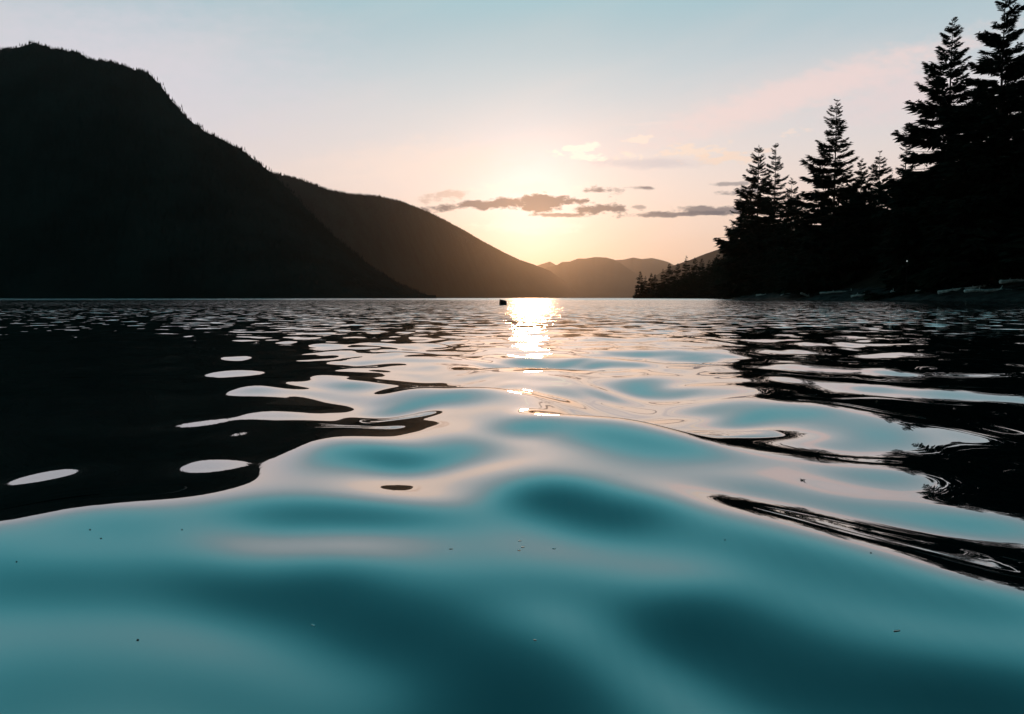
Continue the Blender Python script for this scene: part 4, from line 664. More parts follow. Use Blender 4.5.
         np.array([0.0001859,-0.0001423,4.114e-06,1.675e-06,-0.0003378,0.0001495,0.0002466,0.0005715,0.000164,-0.0002585,-0.0001067,5.121e-07,-0.0001082,2.38e-06,0.0007471,2.623e-05,0.0002238,-0.0001358,-0.0001224,-0.0001197,-6.621e-07,-2.1e-05,1.07e-05,0.0001787,-0.0001736,-3.71e-05,-0.0002747,-0.0002048,0.0003902,0.0001959,-0.0001916,-2.755e-05,-3.912e-06,-0.0007307,0.0001122,0.0001156,-2.983e-05,-1.112e-05,3.432e-05,5.697e-05,0.0001945,-0.0001448,-0.0004125,8.869e-05,-2.669e-05,-8.837e-05,-9.855e-05,-0.0001347,-2.635e-06,-0.0003058,0.0001037,6.625e-05,0.0003141,-4.681e-07,-7.067e-05,4.95e-06,6.333e-05,0.0005134,-7.775e-05,-1.813e-06,3.103e-05,-2.46e-05,2.373e-06,5.997e-05,-4.179e-05,-9.368e-05,8.716e-06,0.0001717,0.0001688,1.201e-05,0.000126,-0.0003314,5.562e-06,0.0001624,0.0001448,-8.063e-05,0.0003801,7.451e-05,0.0003225,0.000139,-0.0002964,0.0001049,8.507e-05,4.82e-05,9.642e-05,0.0008001,0.0001542,0.0001423,2.105e-06,-0.0004859,-0.0003417,7.609e-05,-5.063e-06,4.273e-05,-0.0001085,0.0003207,-3.709e-06,0.0002999,-5.694e-05,0.0001523,-5.207e-05,0.0001072,-0.0006302,0.0003091,0.0001653,1.069e-05,2.472e-05,0.0003526,-8.51e-07,0.0004989,-3.648e-05,1.558e-06,-6.13e-05,3.001e-06,-0.0002692,0.0001354,0.0001901,-5.844e-06,0.0003909,3.397e-06,0.000146,-3.203e-05,-0.0001446,8.819e-05,1.893e-05,-3.218e-06,-0.0004033,8.737e-06,1.538e-05,-3.521e-05,-9.326e-05,-0.0004265,0.0003545,-6.154e-05,2.59e-05,0.0002421,0.0002452,5.451e-05,0.0003704,0.0001263,-0.0001839,0.0002631,-0.0001676,1.643e-05,8.531e-05,7.386e-05,-2.489e-06,-0.0002344,0.0001085,-3.668e-05,-2.527e-06,-0.0001083,-1.591e-06,4.455e-05,6.4e-05,0.0002403,0.000423,9.904e-06,-0.0002819,2.274e-06,-9.769e-05,8.482e-05,0.0002699,-0.0003153,-7.322e-05,3.03e-05,-4.785e-05,-0.000127,0.0001057,0.0001198,-1.556e-05,-0.0001604,6.386e-06,5.156e-06,-0.0001191,1.96e-05,0.0006147,0.000383,-0.0001797,0.000469,-0.0002284,-2.901e-05,-1.097e-05,2.965e-05,0.0003976,-1.022e-05,-6.391e-05,-0.000218,2.238e-05,-0.000256,2.584e-05,0.0001126,-0.000193,-5.361e-06,-0.0003042,8.866e-05,-1.478e-06,-0.0005066,-2.146e-05,-0.0001619,-2.174e-05,1.285e-05,0.0002158,-3.785e-05,2.714e-05,-0.0002238,-0.000183,-6.345e-06,0.0001745,-0.0002794,-4.186e-05,0.0001325,-6.615e-06,-3.058e-06,3.173e-06,3.917e-05,-0.0003335,-0.0001289,0.0001789,-4.596e-06,-0.0002897,1.268e-05,9.946e-06,8.844e-07,0.0002148,0.000154,-0.0001092,-6.122e-06,-0.0003925,0.0001149,0.0005256,-0.000363,-0.0001578,0.0007031,-1.069e-05,-2.626e-05,-6.52e-08,-0.0003471,1.393e-05,0.0001212,-4.696e-07,0.0002958,1.314e-05,-0.0001623,0.0002913,-2.487e-06,0.0003354,0.0002367,-1.323e-06,-0.0006356,-4.609e-06,-2.847e-05,0.0003159,-0.0001567,0.0001696,-0.0002389,-0.0003811,-1.258e-06,-0.0004652,3.075e-05,-0.0001121,0.0001089,0.0002996,7.009e-05,-4.834e-05,-3.138e-05,-2.482e-05,-4.714e-06,-0.0003658,-1.133e-06,-0.0005431,0.0003538,-2.931e-05,-0.0003267,0.0002138,-0.0002329,0.0001825,-0.0001303,-0.0001429,7.89e-06,-0.0001728,0.0007617,-0.0002796,-2.987e-05,-0.0002239,0.0004295,8.469e-05,-0.0004866,-0.0004359,-6.508e-06,6.767e-05,7.363e-06,0.0001809,-2.544e-05,0.0001144,0.0001382,-4.038e-05,-0.0002469,-4.339e-05,0.0002754,5.601e-05,3.156e-05,-2.588e-06,-0.0004517,-8.553e-05,6.212e-05,0.00019,-4.428e-05,1.966e-05,3.886e-05,5.082e-06,-5.346e-06,2.83e-05,8.329e-06,3.043e-05,3.841e-06,-0.0001744,-4.836e-06,2.035e-05,0.0001221,-0.000381,-5.858e-05,-0.0002023,5.79e-06,1.789e-05,6.566e-05,-1.376e-05,0.0001585,0.0001171,-0.0001309,0.0002251,-2.005e-06,0.0001463,-2.708e-06,-2.91e-05,-0.0002113,0.0003356,4.767e-05,-1.73e-05,-0.0004514,-1.049e-06,0.0002959,0.0007923,-0.0003467,0.0003359,1.042e-05,7.554e-05,0.0001741,-0.0001279,-2.901e-05,-0.0002242,1.963e-05,-0.000484,0.0001447,7.207e-06,-0.0001251,-0.0006536,0.0001082,-3.294e-05,1.863e-06,0.0002064,-0.000576,-0.0005022,-9.792e-05,5.649e-06,2.629e-07,-0.0001021,-2.01e-06,3.518e-05,-1.484e-05,-0.0001284,-0.0001134,-1.945e-05,-0.0002167,-7.042e-05,0.0004312,-4.508e-06,-0.000195,0.0002315,-6.137e-05,-4.829e-07,0.0001139,-0.0004053,-2.637e-05,0.0002471,-0.0001101,0.0001821,0.0001755,0.0006666,-0.0002516,-9.997e-05,0.0001986,0.0001808,0.0002314,0.0002829,4.11e-06,5.838e-05,2.584e-06,0.000113,-0.0001944,-2.47e-05,-0.0002739,-2.007e-06,-1.213e-06,-4.129e-05,0.0002351,-2.359e-05,-0.0002312,-9.446e-06,0.0003263,0.0001314,-0.0002903,-0.0002728,-0.0002615,-0.0003057,-0.0002141,1.808e-05,0.0002203,0.0002412,-9.847e-06,0.0004428,3.471e-05,9.646e-05,1.717e-05,-6.178e-05,-8.13e-05,0.0002782,-0.0002211,2.278e-05,2.436e-06,0.0002185,0.0003696,-1.988e-05,-9.265e-05,0.0004485,0.0001478,-3.139e-05,-3.487e-05,-1.358e-05,0.0001005,0.0005304,1.84e-05,-5.989e-05,7.866e-05,6.58e-05,0.0002592,0.0001536,-8.882e-05,8.314e-05,2.58e-05,-0.0004487,-0.0001167,0.0001206,0.0002355,-6.325e-05,-0.000138,-1.246e-05,-1.456e-05,-1.725e-05,-9.202e-05,-9.358e-05,-9.495e-07,-1.432e-06,0.0002753,0.0001954,0.0003394,-2.614e-05,1.833e-06,0.0001178,-0.0002426,6.966e-06,-4.841e-06,0.0005053,2.588e-05,-4.758e-07,0.000301,0.0001299,0.000144,2.204e-05,-1.281e-05,0.0002612,-0.0002501,0.0004125,3.91e-05,3.856e-05,0.0001698,-0.0002227,0.0002316,0.0002958,3.865e-05,-9.465e-05,2.452e-05,0.0003438,0.0002688,0.000296,5.312e-05,0.0005496,-6.668e-05,-4.428e-05,-2.316e-05,1.514e-05,0.000168,2.807e-05,4.866e-06,-3.382e-07,-0.0001528,2.533e-05,-0.0001867,-4.654e-05,0.0001629,-0.0002036,0.0002001,-0.0001104,-0.0003037,0.0001092,3.442e-05,9.314e-05,0.0001717,0.0001044,1.172e-05,-0.0001327,0.0002225,-1.444e-05,-1.061e-07,-0.0002401,0.0001494,-3.49e-05,-0.0001814,-0.0003408,0.0001956,-1.784e-05,0.0003231,-6.948e-05,-2.395e-05,-1.98e-06,-9.464e-05,-0.0001776,-0.0001013,2.066e-05,0.0002311,-0.0002491,-3.634e-05,-0.0001151,-6.576e-05,0.0002641,1.018e-06,8.336e-06,-0.0002948,-0.0003172,0.0002736,0.0003405,0.0002946,5.102e-05,8.717e-06,-1.189e-05,1.924e-05,0.000166,-1.552e-06,0.0002311,0.0002397,-2.149e-05,0.0002377,-5.013e-05,1.197e-06,4.541e-05,-4.356e-06,0.0005879,-1.388e-05,0.0004045,-9.281e-07,-0.0002862,3.07e-05,-1.714e-05,2.331e-05,2.651e-05,-0.0002532,-3.542e-05,4.683e-05,-0.0002226,-0.0002468,-0.0004525,0.0001843,-1.267e-06,0.0001698,-0.0004494,0.0003139,9.973e-05,-5.065e-05,-1.471e-05,-0.0001184,0.0002334,-8.418e-05,0.0002391,-2.513e-05,0.0001233,0.0004406,-0.0005915,0.0001132,0.000129,-2.977e-05,8.104e-08,-7.526e-05,2.974e-05,-0.0001035,2.964e-05,0.0002946,2.638e-06,0.0004053,1.345e-06,3.205e-06,-0.0001072,5.151e-05,9.058e-06,0.000505,-0.0001195,0.0001296,0.0005405,0.0001222,-2.562e-05,-0.0003562,-3.936e-05,6.404e-05,1.484e-05,9.496e-05,0.0002973,3.627e-05,-0.0003659,-3.786e-05,0.0002353,0.0001639,-5.646e-05,0.0001275,-7.115e-07,-6.332e-06,3.794e-05,-0.0002364,-0.0001557,-0.0003482,-3.06e-05,-0.000187,3.417e-06,-7.188e-06,0.0002998,5.82e-05,0.0001644,3.088e-05,1.632e-06,-0.0001608,-2.875e-05,-0.0001263,-4.282e-05,3.046e-05,7.46e-05,1.174e-05,-0.0001223,2.85e-05,3.277e-06,5.388e-07,-0.0001989,-0.0001174,-0.0003559,-1.145e-06,-0.0001861,0.0001126,-8.195e-06,-0.0001043,4.315e-05,-6.581e-05,-0.0001233,-0.0002669,9.405e-05,-2.948e-05,-1.29e-07,3.645e-06,6.007e-06,-2.001e-06,0.0001784,-2.1e-05,-0.0002507,0.0002797,-0.0001137,-4.69e-05,-0.0006356,-0.0001734,5.445e-06,-2.351e-06,0.000409,0.0003408,-0.0004959,0.0001613,1.692e-05,2.416e-05,-0.0002116,-0.000344,0.0002536,0.000157,-0.0004309,-3.651e-05,0.0002695,3.558e-05,-0.0004906,7.786e-08,0.0002232,-6.451e-05,-0.0001017,0.0001618,-0.0004441,-0.0001414,-1.143e-05,4.638e-05,0.0001201,-0.0003112,0.0003971,0.0003664,-7.279e-05,0.0002349,-8.356e-05,0.0002821,-8.415e-05,8.014e-06,2.823e-05,-0.000366,8.155e-05,-0.0001485,-2.38e-05,-0.0002611,-4.354e-05,1.144e-06,0.0002719,3.825e-05,0.0003622,-0.0004956,-0.0006601,7.067e-05,-0.0002142,0.000216,-9.777e-05,-0.0001668,-1.491e-05,0.0006605,-3.533e-05,-0.0002345,0.0001171,1.801e-05,-2.372e-07,-7.283e-05,8.551e-05,-3.599e-06,0.0003923,-2.333e-05,3.455e-05,0.0005822,-1.12e-05,0.0003113,-6.302e-05,0.0001772,-3.418e-05,-9.467e-06,-0.0004337,0.0002052,1.288e-05,-5.098e-06,0.0002046,0.0002438,-3.208e-05,6.282e-05,-1.245e-06,0.0004484,-0.0003268,4.618e-05,-0.0002776,6.352e-05,-4.11e-05,0.000557,-0.0003762,4.169e-05,-0.0002856,2.623e-06,-3.857e-06,4.084e-05,0.0001757,1.233e-06,-0.000407,0.0001567,-6.863e-05,-0.0001481,0.0002247,0.0002318,0.0001605,4.168e-05,0.0002166,9.708e-05,4.207e-06,0.0001019,0.0005336,-0.0003518,8.599e-06,-8.248e-05,-7.873e-05,2.801e-05,0.0002832,0.0003733,-3.495e-05,0.000447,-0.0003276,-9.156e-06,-0.0002765,0.0001639,-0.0001066,0.0002468,-0.0001088,-0.0001203,-2.018e-05,-9.662e-08,-9.651e-05,-4.173e-06,0.0001456,2.096e-05,-0.0002933,-0.0001747,-3.139e-05,-0.0004241,7.564e-05,-0.000429,4.161e-05,1.768e-05,9.728e-06,2.298e-05,-0.0003052,0.0001223,0.0002432,-7.434e-05,2.69e-08,1.106e-06,-5.838e-05,-0.0003171,-7.54e-07,3.426e-05,-1.148e-05,0.0002607,-0.0001901,0.0004338,-9.324e-05,0.0001056,-2.279e-06,0.0003807,-0.0003907,-0.000124,-0.0004196,0.0002081,-4.436e-07,-0.0001171,0.0002739,0.0001537,0.0003582,-1.383e-06,6.85e-05,-3.475e-05,-2.548e-05,8.235e-05,6.422e-05,0.0001316,0.000465,3.875e-07,2.557e-05,3.424e-05,-7.818e-05,0.0003185,0.0001683,-0.0003776,6.728e-05,3.64e-05,-2.088e-05,-8.294e-07,-0.0003296,1.513e-05,-0.0002092,-0.0003469,-0.0006306,2.902e-05,-0.0009223,0.0001151,-0.0001225,0.0003989,0.000158,-4.592e-05,-0.0003307,6.472e-05,8.273e-05,-0.0001587,0.0001146,-7.574e-06,3.001e-05,-1.946e-05,-9.069e-07,-0.0001539,-7.806e-06,0.0002502,-1.776e-05,0.0001817,4.364e-05,0.0002357,0.0002433,-7.793e-05,-0.0001882,0.0003711,0.0001116,4.245e-05,-9.217e-05,-3.57e-05,0.0001979,3.244e-05,0.0001515,-8.577e-05,-6.184e-05,0.000181,-0.0001329,8.019e-05,-1.24e-05,2.621e-06,-0.0001869,-1.06e-07,-8.297e-05,0.0001721,6.371e-06,5.675e-05,-0.0004308,-0.000195,6.063e-05,-0.0001569,0.0001057,4.326e-05,-0.0003287,-5.085e-05,9.696e-05,5.538e-07,-1.368e-05,0.0002696,0.0001888,0.0003154,0.0001021,0.0001906,8.878e-06,1.012e-05,8.459e-05,0.0001297,-0.0007148,-1.651e-05,-1.859e-06,-8.008e-06,-0.0002117,-4.656e-07,-0.0002596,-3.647e-05,0.0001169,3.449e-05,-3.975e-05,-1.921e-06,-0.0001981,-2.71e-05,0.0006906,-7.911e-05,0.0002618,-0.0001416,-5.622e-06,0.0002161,2.15e-05,-0.0001025,0.0001165,-0.0003187,-9.741e-05,-1.78e-05,0.0001449,-0.0001182,-0.0004305,-0.00011,-6.071e-05,5.806e-05,-0.0001356,-3.117e-06,-0.0002392,-0.0002217,-1.388e-05,7.119e-07,-7.381e-05,0.0001871,-7.752e-05,4.453e-07,0.0002829,0.0002066,-7.724e-05,-0.0001416,0.0003553,9.332e-07,0.0002095,0.0002709,-1.066e-05,1.088e-05,-1.599e-05,0.0003263,-1.242e-06,8.104e-05,5.629e-05,0.0002048,0.0002774,6.963e-05,1.869e-05,-2.602e-05,5.947e-06,-3.84e-05,5.041e-06,2.63e-06,-0.0004575,2.083e-05,5.658e-06,0.0004484,1.844e-06,-9.815e-06,0.0002977,0.0001278,0.0007005,7.735e-05,-4.36e-06,1.41e-05,-6.003e-05,0.0002817,3.836e-06,-6.16e-06,0.0001242,-0.0001666,-0.0002406,-0.000372,-0.000423,6.225e-05,-0.0001167,-7.361e-05,2.966e-05,-0.000242,-0.0001867,-9.656e-05,-1.041e-06,0.0001084,5.617e-06,-9.975e-05,0.0002312,-5.013e-05,0.0001999,3.253e-05,-1.514e-05,0.0001172,0.0002287,0.0003075,8.207e-05,-0.0002483,9.211e-05,-0.000194,-4.151e-05,2.353e-05,4.926e-06,0.0001006,-2.358e-06,-8.088e-06,2.302e-06,2.659e-05,-4.094e-05,-0.0001913,0.0003419,-0.0001852,-7.525e-05,0.000212,1.511e-05,-0.0002247,-0.0006525,-3.171e-06,-0.000212,0.00012,-0.0004724,-4.501e-05,-2.604e-05,0.0002229,0.0001649,-1.21e-05,-8.649e-05,-0.0002042,0.0001352,6.926e-05,1.088e-05,-0.0002466,-7.726e-05,-0.0004195,6.023e-06,-0.0003214,-2.837e-05,0.0007425,-2.174e-06,7.756e-06,2.836e-05,0.0002245,0.0002847,5.455e-05]))
# ------------------------------------------------------------------ the lake
KX, KY, CA, SB = WAVES


def wave_h(x, y):
    h = np.zeros(np.shape(x))
    for a, b, c, s in zip(KX, KY, CA, SB):
        ph = a * x + b * y
        h += c * np.cos(ph) + s * np.sin(ph)
    return h


FADE0, FADE1 = 6.0, 10.5


def lines(fine, lo, hi, grow, dmin):
    left, right, d = [], [], dmin
    p = fine[0]
    while p > lo:
        d *= grow
        p -= d
        left.append(p)
    p, d = fine[-1], dmin
    while p < hi:
        d *= grow
        p += d
        right.append(p)
    return np.array(left[::-1] + list(fine) + right)


fy, p, d = [], 0.25, 0.010
while p < 11.6:
    fy.append(p)
    d = max(0.010, 0.0075 * p)
    p += d
gx = lines(np.linspace(-7.5, 7.5, 700), -60000, 60000, 1.12, 0.03)
gy = lines(np.array(fy), -30000, 60000, 1.12, 0.04)
GX, GY = np.meshgrid(gx, gy, indexing='ij')
rr = np.hypot(GX, GY)
f = np.clip((FADE1 - rr) / (FADE1 - FADE0), 0, 1)
f = f * f * (3 - 2 * f) * np.clip((GY + 1.0) / 1.2, 0, 1) * np.clip((8.5 - np.abs(GX)) / 1.5, 0, 1)
GZ = np.zeros(GX.shape)
act = f > 0
GZ[act] = wave_h(GX[act], GY[act]) * f[act]

m, n = material("lake_water")
geo = n.node('ShaderNodeNewGeometry')
pos = geo.outputs['Position']
x_, y_, z_ = n.sep(pos)
dist = n.vm('LENGTH', n.comb(x_, y_, 0.0), out=1)
flat = n.comb(x_, y_, 0.0)
# small ripples beyond the near swell, a little livelier far out where the breeze reaches
na = n.noise(flat, RIP[0], 1.5, 0.45, out=1)
nb = n.noise(n.vm('ADD', flat, (31.7, 11.3, 4.0)), RIP[1], 2.0, 0.5, out=1)
va = n.vm('SUBTRACT', na, (0.5, 0.5, 0.5))
vb = n.vm('SUBTRACT', nb, (0.5, 0.5, 0.5))
far_amp = n.m('MULTIPLY', n.smooth(dist, FADE0, FADE1), n.m('ADD', RIP[2], n.m('ADD', n.smooth(dist, 12.0, 60.0, 0.0, RIP[5]), n.m('MULTIPLY', n.smooth(dist, 250.0, 900.0, 0.0, RIP[4]), n.smooth(n.m('DIVIDE', x_, dist), -0.08, -0.3)))))
far_amp = n.m('ADD', far_amp, n.smooth(dist, 1.9, 5.0, 0.0, 0.11))
patch = n.smooth(n.noise(flat, 0.05, 2.0), 0.35, 0.65, 0.75, 1.2)
far_amp = n.m('MULTIPLY', far_amp, patch)
sl = n.vm('SCALE', n.vm('ADD', va, n.vm('SCALE', vb, RIP[3])), far_amp)
sl = n.vm('MULTIPLY', sl, (1.0, 1.0, 0.0))
nrm = n.vm('NORMALIZE', n.vm('SUBTRACT', geo.outputs['Normal'], sl))
# reflectance rises from WATER_F0 looking straight down to 1 at grazing
cosi = n.m('ABSOLUTE', n.vm('DOT_PRODUCT', nrm, geo.outputs['Incoming'], out=1))
fres = n.m('ADD', n.m('MULTIPLY', n.m('POWER', n.m('SUBTRACT', 1.0, cosi, clamp=True), 3.0), 1.0 - WATER_F0), WATER_F0)
gl = n.node('ShaderNodeBsdfGlossy', distribution='MULTI_GGX')
gl.inputs['Color'].default_value = WATER_TINT
# a light breeze down the open middle of the lake roughens the water there and far out
side = n.m('DIVIDE', x_, dist)
lane = n.m('MULTIPLY', n.m('MULTIPLY', n.smooth(side, -0.17, 0.02), n.smooth(side, 0.29, 0.23)), n.smooth(dist, 4.5, 22.0))
rgh = n.m('ADD', n.smooth(dist, 70.0, 220.0, 0.012, LANE[0]), n.m('MULTIPLY', lane, LANE[1]))
rgh = n.m('MULTIPLY', rgh, n.smooth(side, 0.22, 0.32, 1.0, 0.4))
n.put(gl.inputs['Roughness'], rgh)
n.put(gl.inputs['Normal'], nrm)
df = n.node('ShaderNodeBsdfDiffuse')
df.inputs['Color'].default_value = WATER_BODY
mx = n.node('ShaderNodeMixShader')
n.put(mx.inputs[0], fres)
n.put(mx.inputs[1], df.outputs[0])
n.put(mx.inputs[2], gl.outputs[0])
n.put(n.node('ShaderNodeOutputMaterial').inputs[0], mx.outputs[0])
o = mesh("water", np.stack([GX, GY, GZ], -1).reshape(-1, 3), grid_faces(len(gx), len(gy)), m, smooth=True)
o['kind'] = 'structure'

# ------------------------------------------------------------------ haze
mh, n = material("evening_haze")
pv = n.node('ShaderNodeVolumePrincipled')
pv.inputs['Color'].default_value = HAZE_COL
pv.inputs['Density'].default_value = HAZE_DENSITY
pv.inputs['Anisotropy'].default_value = HAZE_G
n.put(n.node('ShaderNodeOutputMaterial').inputs['Volume'], pv.outputs[0])
hv = [(sx * 62000.0, (-32000.0, 62000.0)[j], (-4.0, 1120.0)[k]) for sx in (-1, 1) for j in (0, 1) for k in (0, 1)]
hf = [(0, 1, 3, 2), (4, 6, 7, 5), (0, 4, 5, 1), (2, 3, 7, 6), (0, 2, 6, 4), (1, 5, 7, 3)]
o = mesh("haze", hv, hf, mh)
o['kind'] = 'stuff'

# ------------------------------------------------------------------ things on and by the water
def block(pts_bottom, pts_top):
    n = len(pts_bottom)
    vs = list(pts_bottom) + list(pts_top)
    fs = [(i, (i + 1) % n, n + (i + 1) % n, n + i) for i in range(n)]
    return vs, fs + [tuple(range(n))[::-1], tuple(range(n, 2 * n))]


def box(x0, x1, y0, y1, z0, z1):
    return block([(x0, y0, z0), (x1, y0, z0), (x1, y1, z0), (x0, y1, z0)], [(x0, y0, z1), (x1, y0, z1), (x1, y1, z1), (x0, y1, z1)])


def bevelled(o, w):
    md = o.modifiers.new("bevel", 'BEVEL')
    md.width = w
    md.segments = 2
    return o


# dark stump standing out of the lake left of the sun's path
u_, v_ = ray(503.2, 305.0)
Yd = -CAM_H / v_
rg = np.random.default_rng(9)
ring_b, ring_m, ring_t = [], [], []
for k in range(14):
    a = 2 * math.pi * k / 14
    sq = 1.0 / max(abs(math.cos(a)), abs(math.sin(a))) ** 0.75
    r = 0.158 * sq * (1 + rg.uniform(-0.06, 0.06))
    x, y = r * math.cos(a) * 1.12, r * math.sin(a)
    ring_b.append((x * 1.05, y * 1.05, -0.5))
    ring_m.append((x * 1.02 - 0.01, y, 0.10))
    ring_t.append((x * 0.93 - 0.012, y * 0.93, 0.265 - 0.20 * (x + 0.1) + rg.uniform(-0.012, 0.012)))
n_ = 14
vs = ring_b + ring_m + ring_t + [(-0.02, 0, 0.235)]
fs = [(i, (i + 1) % n_, n_ + (i + 1) % n_, n_ + i) for i in range(n_)] + [(n_ + i, n_ + (i + 1) % n_, 2 * n_ + (i + 1) % n_, 2 * n_ + i) for i in range(n_)]
fs += [(2 * n_ + i, 2 * n_ + (i + 1) % n_, 3 * n_) for i in range(n_)] + [tuple(range(n_))[::-1]]
o = bevelled(mesh("wooden_stump", vs, fs, M_DARKWOOD), 0.012)
o.location = (u_ * Yd, Yd, 0.0)
tag(o, "small dark slanted wooden stump in open water left of the sun's path", "stump")

# mooring post and landing at the tip of the spit
c = at(636.4, 298.0, 588.0)
r = empty("mooring_post", (c.x, c.y, 0.0))
mesh("post", *tube([(0, 0, -3), (0.05, 0, 2), (0.02, 0, 5.2)], [0.55, 0.5, 0.42], 10), M_DARKWOOD, r)
mesh("cap", *tube([(0.02, 0, 5.15), (0.02, 0, 5.5)], [0.75, 0.65], 10), M_DARKWOOD, r)
mesh("platform", *box(-2.3, 1.6, -1.0, 1.0, 0.55, 0.95), M_DARKWOOD, r)
mesh("gangway", *block([(1.62, -0.7, 0.5), (5.6, -0.7, 2.6), (5.6, 0.7, 2.6), (1.62, 0.7, 0.5)], [(1.62, -0.7, 0.95), (5.6, -0.7, 3.1), (5.6, 0.7, 3.1), (1.62, 0.7, 0.95)]), M_DARKWOOD, r)
tag(r, "dark mooring post with a low platform and gangway, off the tip of the distant spit", "mooring post")

# one small lit lamp among the dark trees on the bank
c = at(907, 261, 133.5)
zg = float(bank_z(c.x, c.y))
r = empty("path_lamp", (c.x, c.y, zg))
hh = c.z - zg
mesh("post", *tube([(0, 0, -0.3), (0, 0, 0.5), (0, 0, hh - 0.14)], [0.09, 0.06, 0.045], 8), M_DARKWOOD, r)
mlamp, n = material("lit_lamp_glass")
em = n.node('ShaderNodeEmission')
em.inputs[0].default_value = (0.85, 1.0, 0.95, 1)
em.inputs[1].default_value = 0.5
n.put(n.node('ShaderNodeOutputMaterial').inputs[0], em.outputs[0])
mesh("bulb", *tube([(0, 0, hh - 0.13), (0, 0, hh - 0.07), (0, 0, hh + 0.04), (0, 0, hh + 0.09)], [0.04, 0.08, 0.08, 0.05], 10), mlamp, r)
mesh("hood", *tube([(0, 0, hh + 0.095), (0, 0, hh + 0.20)], [0.17, 0.03], 10), M_DARKWOOD, r)
tag(r, "tiny pale lit lamp on a post among the dark trees of the right bank", "lamp")


# driftwood
def on_bank(px, py):
    u, v = ray(px, py)
    for Y in np.arange(60, 420, 0.25):
        x, z = u * Y, CAM_H + v * Y
        if shore_dist(np.array([x]), np.array([Y]))[0] > -0.3 and float(bank_z(np.array([x]), np.array([Y]))[0]) + 0.35 > z:
            return Vector((x, Y, z))
    return None


LOGS = [
    (905, 287.3, 918, 286.8, 0.27, "short bright driftwood log lying highest on the shore below the lamp"),
    (891, 291.4, 900, 294.6, 0.22, "short driftwood log tilted towards the water, below and left of the brightest log"),
    (851, 296.8, 871, 293.2, 0.26, "driftwood log slanting up to the right at the waterline, under the long faint log"),
    (820, 292.8, 870, 290.2, 0.24, "long faint driftwood log left of the brightest one"),
    (938, 292.5, 994, 284.5, 0.30, "long driftwood log slanting up the shore towards the right edge"),
    (965, 291.0, 1022, 289.8, 0.27, "long level driftwood log below the slanting ones at the right edge"),
    (974, 285.6, 992, 283.2, 0.24, "short driftwood log resting on the top end of the long slanting log"),
    (1000, 282.0, 1035, 280.5, 0.30, "driftwood log at the right edge, highest of all on the shore"),
    (916, 291.0, 932, 292.0, 0.20, "short level driftwood log between the tilted short one and the long slanting one"),
    (756, 295.2, 772, 295.0, 0.32, "leftmost driftwood log, low at the waterline below the twin conifers"),
    (781, 295.6, 791, 293.0, 0.26, "short driftwood log slanting up, second from the left"),
    (794, 291.4, 801, 292.2, 0.30, "small bright driftwood stub above the waterline below the single pointed conifer"),
    (801, 293.2, 813, 297.6, 0.26, "driftwood log slanting down into the water right of the small bright stub"),
    (805, 290.4, 822, 288.4, 0.24, "driftwood log lying up the shore just right of the small bright stub"),
]
rg = np.random.default_rng(12)
for x0, y0, x1, y1, rad, lab in LOGS:
    c = on_bank((x0 + x1) / 2, (y0 + y1) / 2)
    if c is None:
        continue
    a, b = at(x0, y0, c.y - rg.uniform(-1, 1)), at(x1, y1, c.y + rg.uniform(-1, 1))
    r = empty("driftwood_log", tuple((a + b) / 2))
    d = b - a
    path, rr_ = [], []
    bow = Vector((0, rg.uniform(-0.1, 0.1), rg.uniform(-0.05, 0.12)))
    for k in range(9):
        q = k / 8
        path.append(a + d * q - r.location + bow * math.sin(q * math.pi) + Vector((0, rg.uniform(-0.08, 0.08), rg.uniform(-0.06, 0.06))))
        rr_.append(rad * 0.85 * (1.15 - 0.55 * q) * rg.uniform(0.93, 1.07))
    mesh("stem", *tube(path, rr_, 10), M_LOG, r, smooth=True)
    stubs = []
    for k in range(2):
        p = path[2 + 3 * k]
        w = Vector((rg.uniform(-0.3, 0.3), rg.uniform(-0.6, 0.2), rg.uniform(0.4, 0.9))).normalized() * rg.uniform(0.35, 0.8)
        stubs.append(tube([p, p + w * 0.6, p + w], [rad * 0.35, rad * 0.25, rad * 0.12], 6))
    mesh("branch_stub", *join(stubs[:1]), M_LOG, r)
    mesh("branch_stub", *join(stubs[1:]), M_LOG, r)
    tag(r, lab, "driftwood", "driftwood logs along the right shore")


# bits of leaf and seed fluff drifting close to the viewer
def on_water(px, py):
    u, v = ray(px, py)
    h = 0.0
    for _ in range(6):
        Y = (h - CAM_H) / v
        h = float(wave_h(np.array([u * Y]), np.array([Y]))[0])
    return u * Y, Y, h


def leaf_bit(seed, L, Wd):
    rg = np.random.default_rng(seed)
    n, vs, fs = 7, [], []
    bend, curl = rg.uniform(-0.5, 0.5), rg.uniform(0.1, 0.35)
    for lay in (0, 1):
        for i in range(n):
            s = i / (n - 1)
            w = Wd * (math.sin(math.pi * min(1, s * 0.92 + 0.06)) ** 0.8) * rg.uniform(0.85, 1.1)
            x, yb = (s - 0.5) * L, bend * Wd * math.sin(s * 3)
            for j in (-1, 0, 1):
                vs.append((x, yb + j * w / 2, 0.0002 + lay * 0.0003 + curl * abs(j) * w * 0.3 + 0.05 * L * (s - 0.5) ** 2))
    m_ = n * 3
    for i in range(n - 1):
        for j in range(2):
            a = i * 3 + j
            fs.append((a, a + 1, a + 4, a + 3))
            fs.append((m_ + a, m_ + a + 3, m_ + a + 4, m_ + a + 1))
        a = i * 3
        fs.append((a, a + 3, m_ + a + 3, m_ + a))
        fs.append((a + 2, m_ + a + 2, m_ + a + 5, a + 5))
    fs += [(0, m_, m_ + 1, 1), (1, m_ + 1, m_ + 2, 2), (m_ - 3, m_ - 2, 2 * m_ - 2, 2 * m_ - 3), (m_ - 2, m_ - 1, 2 * m_ - 1, 2 * m_ - 2)]
    return vs, fs


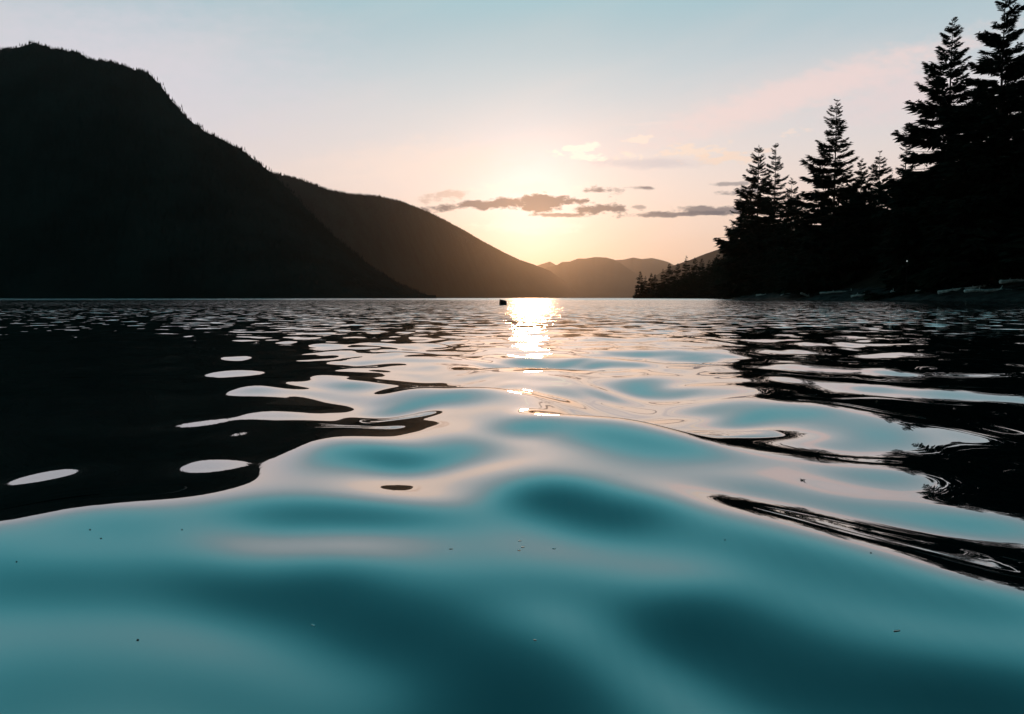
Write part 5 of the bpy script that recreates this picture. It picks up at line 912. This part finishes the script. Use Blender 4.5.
BITS = [
    (451, 549, 4.5, 1, "pale fleck of seed fluff on the water, left of the cluster of flecks"),
    (520, 541, 4.5, 1, "topmost pale fleck in the small cluster on the near water"),
    (523, 547, 5.0, 1, "middle pale fleck in the small cluster on the near water"),
    (519, 550, 4.5, 1, "lowest pale fleck in the small cluster on the near water"),
    (554, 548.5, 4.5, 1, "pale fleck of seed fluff on the water, right of the small cluster"),
    (897, 631, 7.5, 1, "largest pale fleck, floating by itself on the dark water at the lower right"),
    (313, 625.5, 5.0, 1, "pale fleck floating by itself on the teal water at the lower left"),
    (535, 640, 4.0, 1, "pale fleck floating alone below the small cluster"),
    (138, 640, 9.0, 0, "dark curled leaf bit floating at the lower left of the water"),
    (90, 529.5, 6.0, 0, "dark leaf bit on the left, upper of two close together below the mountain's reflection"),
    (101, 538, 6.0, 0, "dark leaf bit on the left, lower of two close together below the mountain's reflection"),
    (182, 529.5, 5.0, 0, "dark leaf bit just under the lower rim of the mountain's reflection"),
    (620, 474.5, 3.5, 0, "tiny round dark bit on the pale water left of the streak of reflected trees"),
    (725, 540, 4.5, 0, "dark bit on the teal water below the long streak of reflected trees"),
    (871, 553, 6.0, 0, "thin dark leaf bit close under the long streak of reflected trees"),
    (17, 561, 5.5, 0, "dark leaf bit floating near the left edge of the picture"),
]
for k, (px, py, size, pale, lab) in enumerate(BITS):
    x, y, h = on_water(px, py)
    L = size * y / F * 0.75
    vs, fs = leaf_bit(50 + k, L * (1.2 if pale else 0.42), L * (0.6 if pale else 0.35))
    o = mesh("floating_fleck" if pale else "floating_leaf", vs, fs, M_FLUFF if pale else M_LEAF)
    e = 0.01
    sx_ = float((wave_h(np.array([x + e]), np.array([y]))[0] - h) / e)
    sy_ = float((wave_h(np.array([x]), np.array([y + e]))[0] - h) / e)
    o.location = (x, y, h)
    nrm_ = Vector((-sx_, -sy_, 1)).normalized()
    o.rotation_mode = 'QUATERNION'
    o.rotation_quaternion = Vector((0, 0, 1)).rotation_difference(nrm_) @ Matrix.Rotation(0.5 * math.sin(k * 7.0), 3, 'Z').to_quaternion()
    tag(o, lab, "floating fleck" if pale else "leaf", "bits drifting on the near water")
